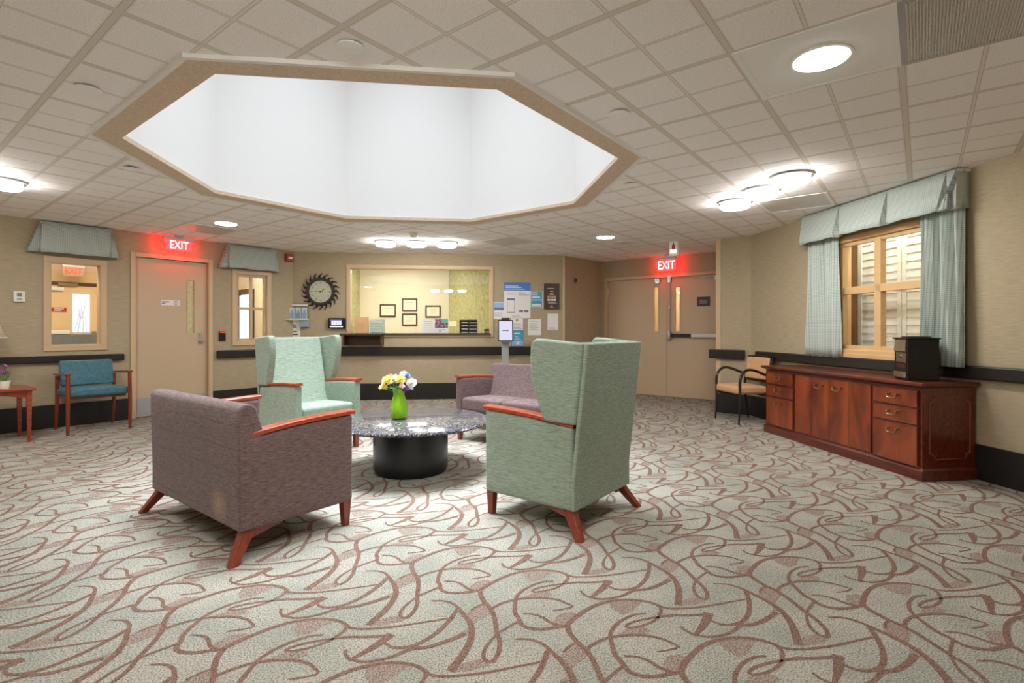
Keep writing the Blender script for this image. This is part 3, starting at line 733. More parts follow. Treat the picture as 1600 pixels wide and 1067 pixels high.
def curtain(label, W, u0, u1, ub0, ub1, vb, folds, drop=.0):
    off = .06; s0, s1 = W.px(u0,400,off)[0], W.px(u1,400,off)[0]; c0, c1 = W.px(ub0,550,off)[0], W.px(ub1,570,off)[0]; zb = W.px((ub0+ub1)/2, vb, off)[1]
    o = thing('curtain', label, 'curtain', W.pt(s0), W.rz, 'checked curtain panels'); n = folds*10; A, B = [], []
    for i in range(n+1):
        u = i/n; ph = 2*PI*folds*u
        A.append(((s1-s0)*u+.004*math.sin(ph*2), -off-.026*math.sin(ph), CEIL-.06)); B.append((c0-s0+(c1-c0)*u+.006*math.sin(ph*2+1), -off-drop-.026*math.sin(ph+.5*math.sin(5*u)), zb))
    MB().loft(A, B, 14, 0, lambda p, i, t: p+Vector((.008*math.sin(3*t+i*.35), .006*math.sin(4*t+i*.21), 0))).build('panel', M['check_cloth'], o, solid=.003, angle=80)
    mb = MB(); mb.tube([(-.02,-off,CEIL-.055),(s1-s0-.02,-off,CEIL-.055)], .012, 12); mb.box(-.005,.005,-off,-.0005,CEIL-.066,CEIL-.046); mb.build('rod', M['white_plastic'], o)
    return o
curtain('short checked curtain left of the right-hand window', RW, 1263, 1310, 1260, 1312, 557, 5)
curtain('wider checked curtain right of the window, behind the black box', RW, 1437, 1505, 1448, 1513, 572, 6, .04)

# ------------------------------------------------------------------ ceiling fixtures
def ceil_thing(name, label, cat, p, group=None, rz=-TH): return thing(name, label, cat, (p[0],p[1],CEIL), rz, group)
def drum(p, label):
    o = ceil_thing('ceiling_light', label, 'ceiling light', p, 'glowing drum ceiling lights')
    MB().lathe([(.150,-.001),(.158,-.012),(.158,-.022),(.14,-.022)], 40).build('base_ring', M['chrome'], o)
    MB().lathe([(.137,-.016),(.137,-.058),(.128,-.068),(.09,-.072),(.0005,-.073)], 40).build('diffuser', M['lamp_warm'], o)
    MB().tube([(.1385*math.cos(2*PI*k/40),.1385*math.sin(2*PI*k/40),-.062) for k in range(40)], .0045, 6, closed=True).build('rim', M['chrome'], o)
for q, lab in (((1149,314.5),'far drum light of the three in front of the right window'),((1190,295.5),'middle drum light of the three in front of the right window'),((1237,274),'near drum light of the three in front of the right window'),
               ((603,377),'left drum light of the three above the reception window'),((651,377.5),'middle drum light of the three above the reception window'),((698,378.5),'right drum light of the three above the reception window'),
               ((2,281),'drum ceiling light at the left edge, before the left window')):
    drum(on_ceiling(*q), lab)
for a, b, k in ((-5.71,.53,'second'),(-5.41,.23,'third'),(-1.43,.24,'first'),(-1.13,.53,'middle'),(-.84,.83,'last')):
    drum(ab(a,b), 'drum ceiling light on the entrance side, %s of its row %s the camera' % (k, 'left of' if a < -3 else 'over'))
def disc_light(p, label, r=.12, panel=False):
    o = ceil_thing('ceiling_light', label, 'ceiling light', p, 'flat round ceiling lights')
    MB().lathe([(r+.012,-.001),(r+.012,-.008),(r,-.010)], 40).build('rim', M['white_plastic'], o)
    MB().lathe([(r,-.009),(r-.006,-.012),(.0005,-.013)], 40).build('diffuser', M['lamp_cool'], o)
    return o
def ceil_panel(name, label, cat, g0, g1, mat, group=None, slats=0):
    (a0,b0),(a1,b1) = g0, g1; p = ab((a0+a1)/2,(b0+b1)/2); o = ceil_thing(name, label, cat, p, group); x, y = (a1-a0)/2, (b1-b0)/2
    MB().box(-x+.022, x-.022, -y+.022, y-.022, -.003, -.0004).build('face', M[mat], o)
    mb = MB(); 
    for q in ((-x,x,-y,-y+.024),(-x,x,y-.024,y),(-x,-x+.024,-y+.024,y-.024),(x-.024,x,-y+.024,y-.024)): mb.box(*q, -.005, -.0004)
    mb.build('frame', M['grey_plastic' if slats else 'panel_white'], o)
    if slats:
        mb = MB(); n = slats
        for k in range(n): xx = -x+.03+(2*x-.06)*k/(n-1); mb.box(xx-.0028, xx+.0028, -y+.024, y-.024, -.008, -.003)
        mb.build('slats', M['vent_grey'], o)
    return o
T2 = .6096; GA, GB = -.25*.3048, .225*.3048
def cell(p): a, b = to_ab(p); return math.floor((a-GA)/T2), math.floor((b-GB)/T2)
def tile(i, j, n=1, m=1): return (GA+i*T2, GB+j*T2), (GA+(i+n)*T2, GB+(j+m)*T2)
c = cell(on_ceiling(1283,90)); ceil_panel('light_panel', 'smooth white ceiling panel around the large flat light', 'ceiling panel', *tile(c[0],c[1]), 'panel_white')
disc_light(on_ceiling(1283,90)+Vector((0,0)), 'large flat round light in the smooth panel at upper right', .118)
disc_light(on_ceiling(353,348.5), 'flat round light near the left exit sign', .12)
disc_light(on_ceiling(946,370), 'flat round light before the double doors', .12)
disc_light(ab(-3.42,-.40), 'flat round light on the entrance side, between two rows of drum lights', .12)
ceil_panel('air_vent', 'large slatted metal vent at the upper right corner', 'vent', *tile(c[0]+1,c[1],2,1), 'vent_grey', None, 110)
c = cell(on_ceiling(1250,315)); ceil_panel('air_vent', 'grey perforated vent beside the near drum light by the right window', 'vent', *tile(c[0],c[1]), 'vent_grey', 'grey flush vents')
c = cell(on_ceiling(795,375)); ceil_panel('air_vent', 'grey perforated vent right of the reception drum lights', 'vent', *tile(c[0],c[1]), 'vent_grey', 'grey flush vents')
c = cell(on_ceiling(318,356)); ceil_panel('air_vent', 'grey flush vent between the left exit sign and the flat light', 'vent', *tile(c[0],c[1]), 'vent_grey', 'grey flush vents')
for q, lab in (((547,69),'round white sprinkler cover above the near edge of the opening'),((138,136),'round white sprinkler cover left of the octagonal opening'),((205,261),'round white sprinkler cover beyond the left corner of the opening'),((967,175),'round white sprinkler cover right of the opening'),
               ((985,286),'round white sprinkler cover right of the opening, toward the double doors'),((421,328),'round white sprinkler cover near the left flat light'),((838,337.5),'round white sprinkler cover beyond the far right edge of the opening'),((642,350),'round white sprinkler cover beyond the far edge of the opening')):
    o = ceil_thing('sprinkler_cover', lab, 'sprinkler cover', on_ceiling(*q), 'sprinkler covers')
    MB().lathe([(.052,-.010),(.058,-.013),(.058,-.016),(.05,-.018),(.0005,-.0185)], 32).build('cap', M['panel_white'], o)
    MB().lathe([(.030,-.0005),(.030,-.011)], 24).build('cup', M['black_plastic'], o)
o = ceil_thing('smoke_detector', 'small white smoke detector above the middle drum light', 'smoke detector', on_ceiling(646,364))
MB().lathe([(.06,-.0005),(.062,-.02),(.05,-.028),(.045,-.028)], 28).build('base', M['white_plastic'], o)
MB().lathe([(.04,-.029),(.042,-.045),(.03,-.055),(.0005,-.056)], 24).build('sensor', M['paper_cream'], o)
o = ceil_thing('ceiling_speaker', 'round grey speaker grille behind the far flat light', 'speaker', on_ceiling(975,378.5))
MB().lathe([(.17,-.0005),(.17,-.010),(.15,-.014)], 36).build('rim', M['white_plastic'], o); MB().lathe([(.15,-.012),(.0005,-.016)], 36).build('grille', M['vent_grey'], o)

def exit_sign(label, W, q, off, zc=None):
    """q: seen corners (u of top left, top right), (v top, v bottom)"""
    s0, z1 = W.px(q[0], q[2], off); s1 = W.px(q[1], q[2], off)[0]; z0 = W.px((q[0]+q[1])/2, q[3], off)[1]
    o = thing('exit_sign', label, 'exit sign', W.pt((s0+s1)/2, -off), W.rz, 'red lit exit signs'); w = (s1-s0)/2
    mb = MB(); lo = [(-w*.86,-.006,z0),(w*.86,-.006,z0),(w*.86,.006,z0),(-w*.86,.006,z0)]; hi = [(-w,-.006,z1),(w,-.006,z1),(w,.006,z1),(-w,.006,z1)]
    mb.hexa(lo, hi); mb.build('plate', M['exit_plate'], o, bevel=.002)
    mb = MB(); mb.box(-w-.01, w+.01, -.03, .03, z1, z1+.035); mb.box(-.05, .05, -.02, .02, z1+.035, CEIL-.0006); mb.build('housing', M['steel'], o, bevel=.004)
    text('EXIT', (z1-z0)*1.02, M['exit_letter'], o, (0,-.009,(z0+z1)/2-.002), 'lettering', .0012, .0015, .74)
    for y in (.05,):
        L = bpy.data.lights.new('exit_glow','AREA'); L.energy = 2.2; L.color = (1,.03,.04); L.shape = 'RECTANGLE'; L.size = 2*w; L.size_y = z1-z0
        lo_ = bpy.data.objects.new('exit_glow', L); COL.objects.link(lo_); lo_.parent = o; lo_.location = (0, .012, (z0+z1)/2); lo_.rotation_euler = (PI/2,0,0)
        lo_.rotation_euler = (-PI/2,0,0)
    return o
exit_sign('red exit sign above the single door at the left', LW, (256,302,372,392), .16)
exit_sign('red exit sign above the double doors', DW, (1025.5,1057,407,423.5), .16)
p = on_ceiling(1053.5,377); o = thing('fire_strobe', 'white ceiling strobe with a red mark above the right exit sign', 'fire strobe', (p.x,p.y,CEIL), DW.rz)
MB().box(-.068, .068, -.03, .03, -.215, -.0006).build('body', M['white_plastic'], o, bevel=.012, seg=3)
MB().box(-.045, .045, -.045, -.03, -.165, -.125).build('lens', plain('lens_white', (250,250,250), .1, 0, .5, (255,255,255), .6), o, bevel=.004)
mb = MB(); mb.prism([(-.02,-.115),(.02,-.115),(.024,-.07),(.012,-.045),(.0,-.015),(-.012,-.045),(-.024,-.07)], 'y', -.0325, -.03); mb.build('red_mark', M['red_plastic'], o)

# ------------------------------------------------------------------ things on the left wall
s, z = LW.px(29.5,463.5); o = wall_thing('thermostat', 'small white thermostat left of the narrow window', 'thermostat', LW, s, z)
MB().box(-.05,.05,-.028,-.0005,-.06,.06).build('case', M['white_plastic'], o, bevel=.006); MB().box(-.02,.02,-.030,-.028,.0,.04).build('display', plain('lcd', (120,130,112), .3), o); MB().box(-.02,.02,-.030,-.028,-.04,-.015).build('button', M['grey_plastic'], o)
s, z = LW.px(346.5,525); o = wall_thing('card_reader', 'black card reader with a red light right of the single door', 'card reader', LW, s, z)
MB().box(-.045,.045,-.03,-.0005,-.07,.07).build('case', M['black_plastic'], o, bevel=.008); MB().box(-.035,.035,-.032,-.03,.05,.06).build('indicator', M['led_red'], o)
s, z = LW.px(450.5,403); o = wall_thing('fire_alarm', 'red fire alarm horn above the brochure holder', 'fire alarm', LW, s, z)
MB().box(-.062,.062,-.05,-.0005,-.062,.062).build('case', M['red_plastic'], o, bevel=.008); MB().box(-.03,.04,-.062,-.05,-.02,.015).build('lens', M['white_plastic'], o, bevel=.004)

# ------------------------------------------------------------------ things on the back wall
s, z = BW.px(500.5,455.5,.03); o = wall_thing('sun_clock', 'round wall clock with a dark sunburst rim', 'clock', BW, s, z); R0 = .182
MB().disc_y(0,0,R0,-.02,-.004,48).build('dial', noisy('dial_paper', (206,208,186), (178,182,162), (40,40,40), 3, .3, .7, .6), o)
mb = MB(); mb.ring_y(0,0,R0-.004,R0+.042,-.035,-.0005,48); mb.build('rim', plain('bronze', (44,34,30), .4, .3), o, bevel=.006)
mb = MB()
for k in range(20):
    w = 2*PI*k/20; pts = []; rs = []
    for i in range(6):
        t = i/5; rr = R0+.03+.092*t; an = w+.10*math.sin(t*PI*1.3)*(1 if t < .6 else .7)-(.06*t*t); pts.append((rr*math.cos(an),-.016,rr*math.sin(an))); rs.append(.017*(1-t)+.004)
    mb.tube(pts, rs, 8, flat=.7)
mb.build('rays', plain('bronze_dark', (38,28,26), .45, .3), o)
nm = plain('numeral_ink', (70,80,76), .7)
nums = ['XII','I','II','III','IIII','V','VI','VII','VIII','IX','X','XI']
for k, tx in enumerate(nums):
    w = PI/2-2*PI*k/12; text(tx, .034, nm, o, (.142*math.cos(w),-.0208,.142*math.sin(w)), 'numeral', .0006, .0008, .7)
def hand(L, ang, w, name):
    mb = MB(); c, s_ = math.cos(ang), math.sin(ang)
    P = [(-.3*L,-w*.5),(-.26*L,-w*1.1),(-.22*L,-w*.3),(.5*L,-w*.4),(.6*L,-w*1.5),(.72*L,-w*.4),(L,0),(.72*L,w*.4),(.6*L,w*1.5),(.5*L,w*.4),(-.22*L,w*.3),(-.26*L,w*1.1),(-.3*L,w*.5)]
    mb.prism([(x*c-y*s_, x*s_+y*c) for x, y in P], 'y', -.026, -.024); mb.disc_y(0,0,.012,-.028,-.02,16); mb.build(name, M['black_plastic'], o)
hand(.125, math.radians(175), .006, 'minute_hand'); hand(.105, math.radians(37), .007, 'hour_hand')

s0, z1 = BW.px(443.5,473,.06); s1, z0 = BW.px(481,499,.06)
o = wall_thing('brochure_holder', 'clear acrylic holder with three blue brochures below the clock', 'brochure holder', BW, s0, 0)
w = s1-s0
MB().box(0,w,-.008,-.0005,z0,z1).build('back_plate', M['acrylic'], o); MB().box(0,.07,-.014,-.009,z0,z1).build('side_card', M['paper_cream'], o)
MB().box(-.09,w-.01,-.10,-.0005,z0-.012,z0).build('ledge', M['paper_cream'], o, bevel=.002)
MB().box(.1,w+.002,-.08,-.074,z0,z0+(z1-z0)*.75).build('front_plate', M['acrylic'], o)
mb = MB(); mb.box(.11,w-.01,-.02,-.014,z1-.05,z1-.02); mb.build('header_strip', M['paper'], o)
for k in range(3):
    b0 = .075+k*(w-.08)/3; bw = (w-.08)/3-.012; zz = z0+.003
    b = thing('brochure', '%s brochure with a blue figure in the clear holder' % ('left','middle','right')[k], 'brochure', BW.pt(s0+b0,-.03), BW.rz, 'brochures in the clear holder')
    MB().box(0,bw,-.012,0,zz,zz+.19).build('cover', M['paper'], b)
    mb = MB(); mb.box(.01,bw-.012,-.0128,-.012,zz+.015,zz+.10); mb.prism([(bw*.3,zz+.10),(bw*.75,zz+.10),(bw*.6,zz+.16),(bw*.4,zz+.15)],'y',-.0128,-.012); mb.build('print', M['poster_sky'] if k != 1 else plain('print_blue', (120,180,215), .6), b)
s0_, z1_ = BW.px(468,500,.04); s1_, z0_ = BW.px(482.5,511,.04)
o = wall_thing('leaflet_tray', 'pale blue grey tray under the brochure holder', 'tray', BW, s0_, z0_); w_, h_ = s1_-s0_, z1_-z0_
MB().box(0,w_,-.06,-.0005,0,h_).build('tray', plain('tray_blue', (150,170,190), .4), o, bevel=.01); MB().box(.01,w_-.01,-.05,-.01,h_,h_+.02).build('leaflets', M['paper'], o)
s0_, z1_ = BW.px(447,500); s1_, z0_ = BW.px(469,530)
def sheet(name, label, cat, q, mats, group=None, th=.003, off=0):
    """q: s0, s1, z0, z1; mats: list of (material, [(x0,x1,z0,z1) fractions])"""
    o = thing(name, label, cat, BW.pt(q[0], -off), BW.rz, group); w, h = q[1]-q[0], q[3]-q[2]
    MB().box(0,w,-th,-.0004,q[2],q[3]).build('sheet', M['paper'] if not isinstance(mats[0], str) else M[mats[0]], o)
    for k, (m, rs, nm_) in enumerate(x for x in mats if not isinstance(x, str)):
        if len(rs) == 2:
            for r_ in rs: MB().box(w*r_[0], w*r_[1], -th-.0006-.0002*k, -th, q[2]+h*r_[2], q[2]+h*r_[3]).build(nm_, M[m], o)
            continue
        mb = MB()
        for r_ in rs: mb.box(w*r_[0], w*r_[1], -th-.0006-.0002*k, -th, q[2]+h*r_[2], q[2]+h*r_[3])
        mb.build(nm_, M[m], o)
    return o
def lines(x0, x1, z0, z1, n, f=.4):
    return [(x0, x1-(.12*(i%3)), z0+(z1-z0)*i/n, z0+(z1-z0)*(i+f)/n) for i in range(n)]
sheet('notice_sheet', 'white notice with a small emblem under the brochure holder', 'notice', (s0_,s1_,z0_,z1_), [('ink_grey', [(.25,.75,.60,.66),(.42,.58,.66,.80),(.3,.4,.64,.74),(.6,.7,.64,.74)], 'emblem'), ('ink', [(.25,.78,.36,.42),(.15,.85,.22,.28)], 'lettering')])

s, z = BW.px(527,505); o = wall_thing('time_terminal', 'black wall terminal with a lit blue screen left of the reception window', 'terminal', BW, s, z)
MB().rbox(-.135,.135,-.06,-.001,-.085,.085,.02,4).build('case', M['black_plastic'], o)
MB().box(-.085,.085,-.0625,-.0595,-.035,.052).build('screen', M['terminal_screen'], o)
mb = MB()
for i in range(4):
    for j in range(2): mb.box(-.07+.038*i,-.045+.038*i,-.0632,-.0625,-.025+.035*j,.0+.035*j)
mb.build('screen_digits', M['terminal_glow'], o); MB().box(-.10,.10,-.0625,-.0595,-.062,-.048).build('slot_light', M['terminal_glow'], o)
MB().tube([(.12,-.03,-.08),(.16,-.02,-.14),(.2,-.012,-.16)], .004, 6).build('cable', M['black_plastic'], o)

def pbox(u0,v0,u1,v1): s0_, z1_ = BW.px(u0,v0); s1_, z0_ = BW.px(u1,v1); return (s0_, s1_, z0_, z1_)
sheet('poster', 'large white poster with a blue band and two phone drawings', 'poster', pbox(787.5,441,828.8,497), [
    ('poster_blue', [(0,1,.77,1)], 'blue_band'), ('paper', lines(.05,.78,.80,.93,3), 'band_lettering'), ('ink_grey', lines(.10,.46,.66,.73,2)+lines(.56,.95,.64,.74,3)+lines(.3,.7,.02,.08,2), 'lettering'),
    ('ink', [(.12,.13,.16,.55),(.39,.40,.16,.55),(.12,.40,.15,.165),(.12,.40,.54,.55),(.57,.72,.17,.22),(.76,.92,.17,.22)], 'phone_outline'), ('poster_blue', [(.13,.39,.50,.54)], 'phone_bar')])
# the tilted phone on the poster
q = pbox(787.5,441,828.8,497)
sheet('flyer', 'small flyer with a blue sky picture left of the large poster', 'flyer', pbox(771.3,472,787.6,498), [('poster_sky', [(.04,.96,.68,.97)], 'picture_sky'), ('poster_violet', [(.04,.96,.52,.68)], 'picture_hills'), ('ink_grey', lines(.1,.9,.1,.42,5,.3), 'lettering')], off=0)
sheet('flyer', 'blue flyer with a white strip right of the large poster', 'flyer', pbox(829.2,454.5,847.6,480), ['paper', ('poster_cyan', [(.03,.97,.02,.98)], 'blue_field'), ('poster_sky', [(.03,.6,.72,.95),(.03,.97,.40,.50)], 'picture'), ('paper', [(.1,.9,.06,.20),(.1,.8,.56,.66)], 'lettering'), ('green_paper', [(.62,.97,.75,.98)], 'picture_corner')])
o = sheet('framed_poster', 'dark brown framed poster with pale lettering near the corner guard', 'poster', pbox(850,443,873.8,483), ['poster_brown', ('pink_ink', lines(.22,.66,.80,.86,1)+[(.38,.60,.68,.70),(.42,.56,.70,.72),(.36,.62,.56,.61),(.42,.56,.10,.14),(.34,.66,.05,.07)], 'lettering'), ('gold_ink', [(.22,.34,.43,.53),(.38,.48,.43,.53),(.52,.62,.43,.53),(.66,.78,.43,.53)], 'gold_letters'), ('paper', [(.22,.36,.32,.40),(.39,.50,.32,.40),(.53,.63,.32,.40),(.66,.78,.32,.40)]+lines(.26,.84,.22,.28,2), 'white_letters')], th=.016)
q = pbox(850,443,873.8,483); mb = MB(); frame4(mb, (0,q[1]-q[0],q[2],q[3]), .012, -.02, -.0006); mb.build('frame', M['frame_wood'], o)
sheet('notice_sheet', 'white sheet below the dark framed poster', 'notice', pbox(855.5,490,872,516), [('ink_grey', lines(.12,.9,.06,.20,3,.3), 'lettering')])
sheet('notice_sheet', 'white typed sheet right of the kiosk, above the sage chair', 'notice', pbox(825,498.5,845,523.5), [('ink_grey', [(.15,.8,.85,.89)]+lines(.12,.9,.30,.75,8,.3), 'lettering')])
sheet('notice_sheet', 'white sheet under the large poster, behind the kiosk', 'notice', pbox(798.5,497.2,817,515.5), [('ink_grey', [(.4,.6,.78,.92)]+lines(.1,.95,.1,.6,5,.35), 'lettering')])
sheet('flyer', 'blue flyer with yellow heading beside the kiosk post', 'flyer', pbox(798.5,515.8,818,541), ['poster_cyan', ('poster_sky', [(.08,.97,.02,.34)], 'picture'), ('yellow_ink', [(.25,.75,.76,.84)], 'heading'), ('paper', lines(.3,.8,.40,.70,3,.35)+[(.42,.66,.1,.28)], 'lettering')])
s, z = AW.px(898.5,438.5); o = wall_thing('wall_switch', 'small steel wall plate in the alcove left of the double doors', 'wall plate', AW, s, z)
MB().box(-.04,.04,-.012,-.0005,-.06,.06).build('plate', M['steel'], o, bevel=.003); MB().box(-.012,.012,-.03,-.012,-.02,.03).build('knob', M['black_plastic'], o, bevel=.003)

# reception counter
s0_ = BW.px(541.5,524)[0]; sm = BW.px(600,524)[0]; s1_ = BW.px(767,522)[0]; zc = BW.px(680,520.5)[1]
o = thing('reception_counter', 'dark granite counter through the reception window with a pull-out shelf', 'counter', BW.pt(0), BW.rz)
mb = MB(); mb.box(w3[0]+.052, w3[1]-.052, -.05, .50, zc-.03, zc); mb.build('counter_top', M['counter_granite'], o, bevel=.006)
MB().box(s0_-.04, sm, -.30, -.05, zc-.035, zc-.004).build('shelf', M['counter_granite'], o, bevel=.008)
mb = MB(); mb.box(s0_, s0_+.02, -.27, -.001, zc-.19, zc-.035); mb.box(sm-.02, sm, -.27, -.001, zc-.19, zc-.035); mb.box(s0_+.02, sm-.02, -.05, -.03, zc-.19, zc-.035); mb.build('bracket', M['frame_wood'], o)

# ------------------------------------------------------------------ the office behind the reception window
OW = Wall(BW.pt(0, 2.3), BW.d)                               # its far wall
so0 = OW.px(566,470)[0]; so1 = OW.px(701,470)[0]
wall('wall_office_back', OW, so0-.05, so1, 'cream office wall with framed certificates', t=.1, mat='cream_paint')
a = OW.pt(so1).to_2d(); b = BW.pt(w3[1]+.35, .12).to_2d(); XW = Wall(a, b-a); wall('wall_office_right', XW, 0, (b-a).length, 'olive papered office wall at the right', t=.1, mat='olive_paper')
a = OW.pt(so0-.05).to_2d(); b = BW.pt(OW.px(566,470)[0]-.25, .12).to_2d(); YW = Wall(b, a-b); wall('wall_office_left', YW, 0, (a-b).length, 'pale olive office wall at the left', t=.1, mat='olive_paper')
def cert(q, label):
    s0_, z1_ = OW.px(q[0],q[1],.02); s1_, z0_ = OW.px(q[2],q[3],.02); o = thing('framed_certificate', label, 'certificate', OW.pt(s0_), OW.rz, 'framed certificates in the office'); w, h = s1_-s0_, z1_-z0_
    mb = MB(); frame4(mb, (0,w,z0_,z1_), .028, -.025, -.001); mb.build('frame', M['frame_wood'], o, bevel=.004)
    MB().box(.026,w-.026,-.010,-.004,z0_+.026,z1_-.026).build('certificate', M['paper_cream'], o)
    mb = MB(); mb.box(w*.25,w*.75,-.0106,-.010,z0_+h*.66,z0_+h*.70)
    for k in range(3): mb.box(w*.3,w*.7,-.0106,-.010,z0_+h*(.34+.1*k),z0_+h*(.36+.1*k))
    mb.build('lettering', M['ink_grey'], o)
cert((593.5,475,618.5,495),'framed certificate at the left of the office group'); cert((628,466,652,486.3),'framed certificate at the top of the office group')
cert((628,489.5,652,508.7),'framed certificate at the bottom of the office group'); cert((664.5,477,688.5,496),'framed certificate at the right of the office group')
def on_counter(u0, u1, vt, y):
    W_ = Wall(BW.pt(0,y), BW.d); a = W_.px(u0,vt); b = W_.px(u1,vt); return W_, a[0], b[0], a[1]
CZ = zc+.0008
W_, a, b, zt = on_counter(554,574.5,495,.16); o = thing('card_box', 'tan cardboard box standing at the left end of the counter', 'box', W_.pt(a,0,CZ), W_.rz); MB().box(0,b-a,0,.10,0,zt-CZ).build('carton', M['tan_card'], o, bevel=.003)
mb = MB(); 
for k in range(3): mb.box((b-a)*.2,(b-a)*.75,-.0008,0,.08+.04*k,.086+.04*k)
mb.build('lettering', M['gold_ink'], o)
W_, a, b, zt = on_counter(577.5,598.5,498,.18); o = thing('drawer_tower', 'pale translucent drawer tower beside the tan box', 'drawers', W_.pt(a,0,CZ), W_.rz); h = zt-CZ
MB().box(0,b-a,0,.22,0,h-.03).build('body', M['tray_plastic'], o, bevel=.004); MB().box(-.004,b-a+.004,-.004,.224,h-.03,h).build('lid', M['white_plastic'], o, bevel=.004)
for k in range(4): MB().box(.006,b-a-.006,-.008,0,.012+k*(h-.05)/4,(k+1)*(h-.05)/4).build('drawer', M['tray_plastic'], o, bevel=.003)
W_, a, b, zt = on_counter(659,679.5,500,.14); o = thing('paper_stand', 'white papers standing behind the glass left of the photo calendar', 'papers', W_.pt(a,0,CZ), W_.rz); MB().box(0,b-a,0,.03,0,zt-CZ).build('papers', M['paper'], o)
mb = MB(); 
for k in range(5): mb.box(.03,b-a-.04,-.0008,0,.05+.035*k,.055+.035*k)
mb.build('lettering', M['ink_grey'], o)
W_, a, b, zt = on_counter(679.7,700,498,.16); o = thing('photo_calendar', 'small calendar with a group photo standing on the counter', 'calendar', W_.pt(a,0,CZ), W_.rz); h = zt-CZ; w = b-a
MB().box(0,w,0,.02,0,h).build('board', M['paper'], o); MB().box(0,w,-.001,0,h*.36,h*.98).build('photo', noisy('group_photo', (90,60,120), (220,160,150), (45,45,45), 2, .4, .6, .6, 0, (60,60,100)), o)
MB().box(w*.5,w,-.0016,-.001,h*.72,h).build('photo_banner', M['green_paper'], o); mb = MB(); mb.box(w*.2,w*.8,-.001,0,h*.2,h*.24); mb.box(w*.3,w*.5,-.001,0,h*.1,h*.14); mb.build('lettering', M['ink'], o)
s0_, z1_ = XW.px(702,502,.004); s1_, z0_ = XW.px(713,510,.004); o = thing('wall_note', 'cream note on the olive office wall', 'note', XW.pt(s0_), XW.rz); MB().box(0,s1_-s0_,-.003,-.0004,z0_,z1_).build('sheet', M['paper_cream'], o)
W_, a, b, zt = on_counter(718,746,499.5,.20); o = thing('file_sorter', 'black stacked file sorter with white papers at the right of the counter', 'file sorter', W_.pt(a,0,CZ), W_.rz); h = zt-CZ; w = b-a
mb = MB(); mb.box(0,.008,0,.22,0,h); mb.box(w-.008,w,0,.22,0,h); mb.box(w*.48,w*.52,0,.22,0,h); mb.box(0.008,w-.008,.21,.22,0,h)
for k in range(5): mb.box(.008,w-.008,0,.21,k*(h-.006)/4,k*(h-.006)/4+.006)
mb.build('rack', M['black_plastic'], o)
mb = MB()
for k in range(4): mb.box(w*.12,w*.45,.004,.19,k*(h-.006)/4+.008,k*(h-.006)/4+.02); mb.box(w*.55,w*.95,.004,.19,k*(h-.006)/4+.008,k*(h-.006)/4+.016)
mb.build('papers', M['paper'], o)
W_, a, b, zt = on_counter(756.5,764.5,514,.16); o = thing('desk_box', 'small black box at the far right end of the counter', 'box', W_.pt(a,0,CZ), W_.rz); MB().box(0,b-a,0,.08,0,zt-CZ).build('case', M['black_plastic'], o, bevel=.004); MB().box(.006,b-a-.006,-.003,0,.01,.03).build('front', M['grey_plastic'], o)
p = BW.pt((w3[0]+w3[1])/2-.5, 1.2); o = thing('ceiling_light', 'long ceiling light inside the office', 'ceiling light', (p.x,p.y,CEIL), BW.rz); MB().box(-.6,.6,-.15,.15,-.05,-.0005).build('diffuser', M['office_lamp'], o, bevel=.01); MB().box(-.62,.62,-.17,.17,-.012,-.0003).build('tray', M['white_plastic'], o)

# ------------------------------------------------------------------ vestibule behind the left wall
VW = Wall(LW.pt(0, 1.9), LW.d)
wall('wall_vestibule', VW, -1.6, 3.5, 'peach vestibule wall seen through the left windows', t=.1, mat='peach_paint')
def vrect(u0,v0,u1,v1,off=0): a = VW.px(u0,v0,off); b = VW.px(u1,v1,off); return a[0], b[0], b[1], a[1]
r = thing('door_3', 'peach vestibule door with a tall daylight pane seen through the narrow window', 'door', VW.pt(0), VW.rz); struct(r)
q = vrect(62,444,152,540); q = (q[0],q[1],.01,q[3])
lf = MB().box(q[0],q[1],-.045,-.002,q[2],q[3]).build('door_leaf', M['peach_paint'], r)
mb = MB(); mb.box(q[0]-.1,q[1]+.1,-.06,-.001,q[3],q[3]+.05); mb.build('door_header', M['frame_wood'], r)
g = vrect(113.5,459,140,519,.05); MB().box(g[0],g[1],-.052,-.046,g[2],g[3]).build('vision_pane', M['day_view'], lf)
mb = MB(); w = g[1]-g[0]; h = g[3]-g[2]
for x0, x1, z0_, z1_ in ((.3,.55,0,.9),(.62,.5,0,.7),(.8,.62,.0,.55),(.15,.4,.1,.6),(.5,.8,.35,.95),(.45,.2,.3,.8)): mb.tube([(g[0]+w*x0,-.055,g[2]+h*z0_),(g[0]+w*(x0*.5+x1*.5)+.01,-.055,g[2]+h*(z0_+z1_)/2),(g[0]+w*x1,-.055,g[2]+h*z1_)], [.008,.006,.003], 6, flat=.2)
mb.build('tree_view', plain('tree_grey', (150,160,172), .8, 0, .2, (150,165,180), .6), lf)
g = vrect(76,480,104,487.5,.05); MB().box(g[0],g[1],-.05,-.045,g[2],g[3]).build('door_sign', M['red_plastic'], lf)
mb = MB(); h = g[3]-g[2]; w = g[1]-g[0]; mb.box(g[0]+w*.3,g[1]-w*.15,-.0508,-.05,g[2]+h*.62,g[2]+h*.8); mb.box(g[0]+w*.3,g[1]-w*.3,-.0508,-.05,g[2]+h*.25,g[2]+h*.42); mb.build('sign_lettering', M['paper'], lf)
g = vrect(91,441,122,448,.1); mb = MB(); mb.box(g[0],g[1],-.09,-.045,g[2],g[3]); mb.build('door_closer', M['brass'], lf, bevel=.006)
g = vrect(72,447,100,454,.1); MB().box(g[0],g[1],-.10,-.045,g[2],g[3]).build('closer_cover', M['white_plastic'], lf, bevel=.004)
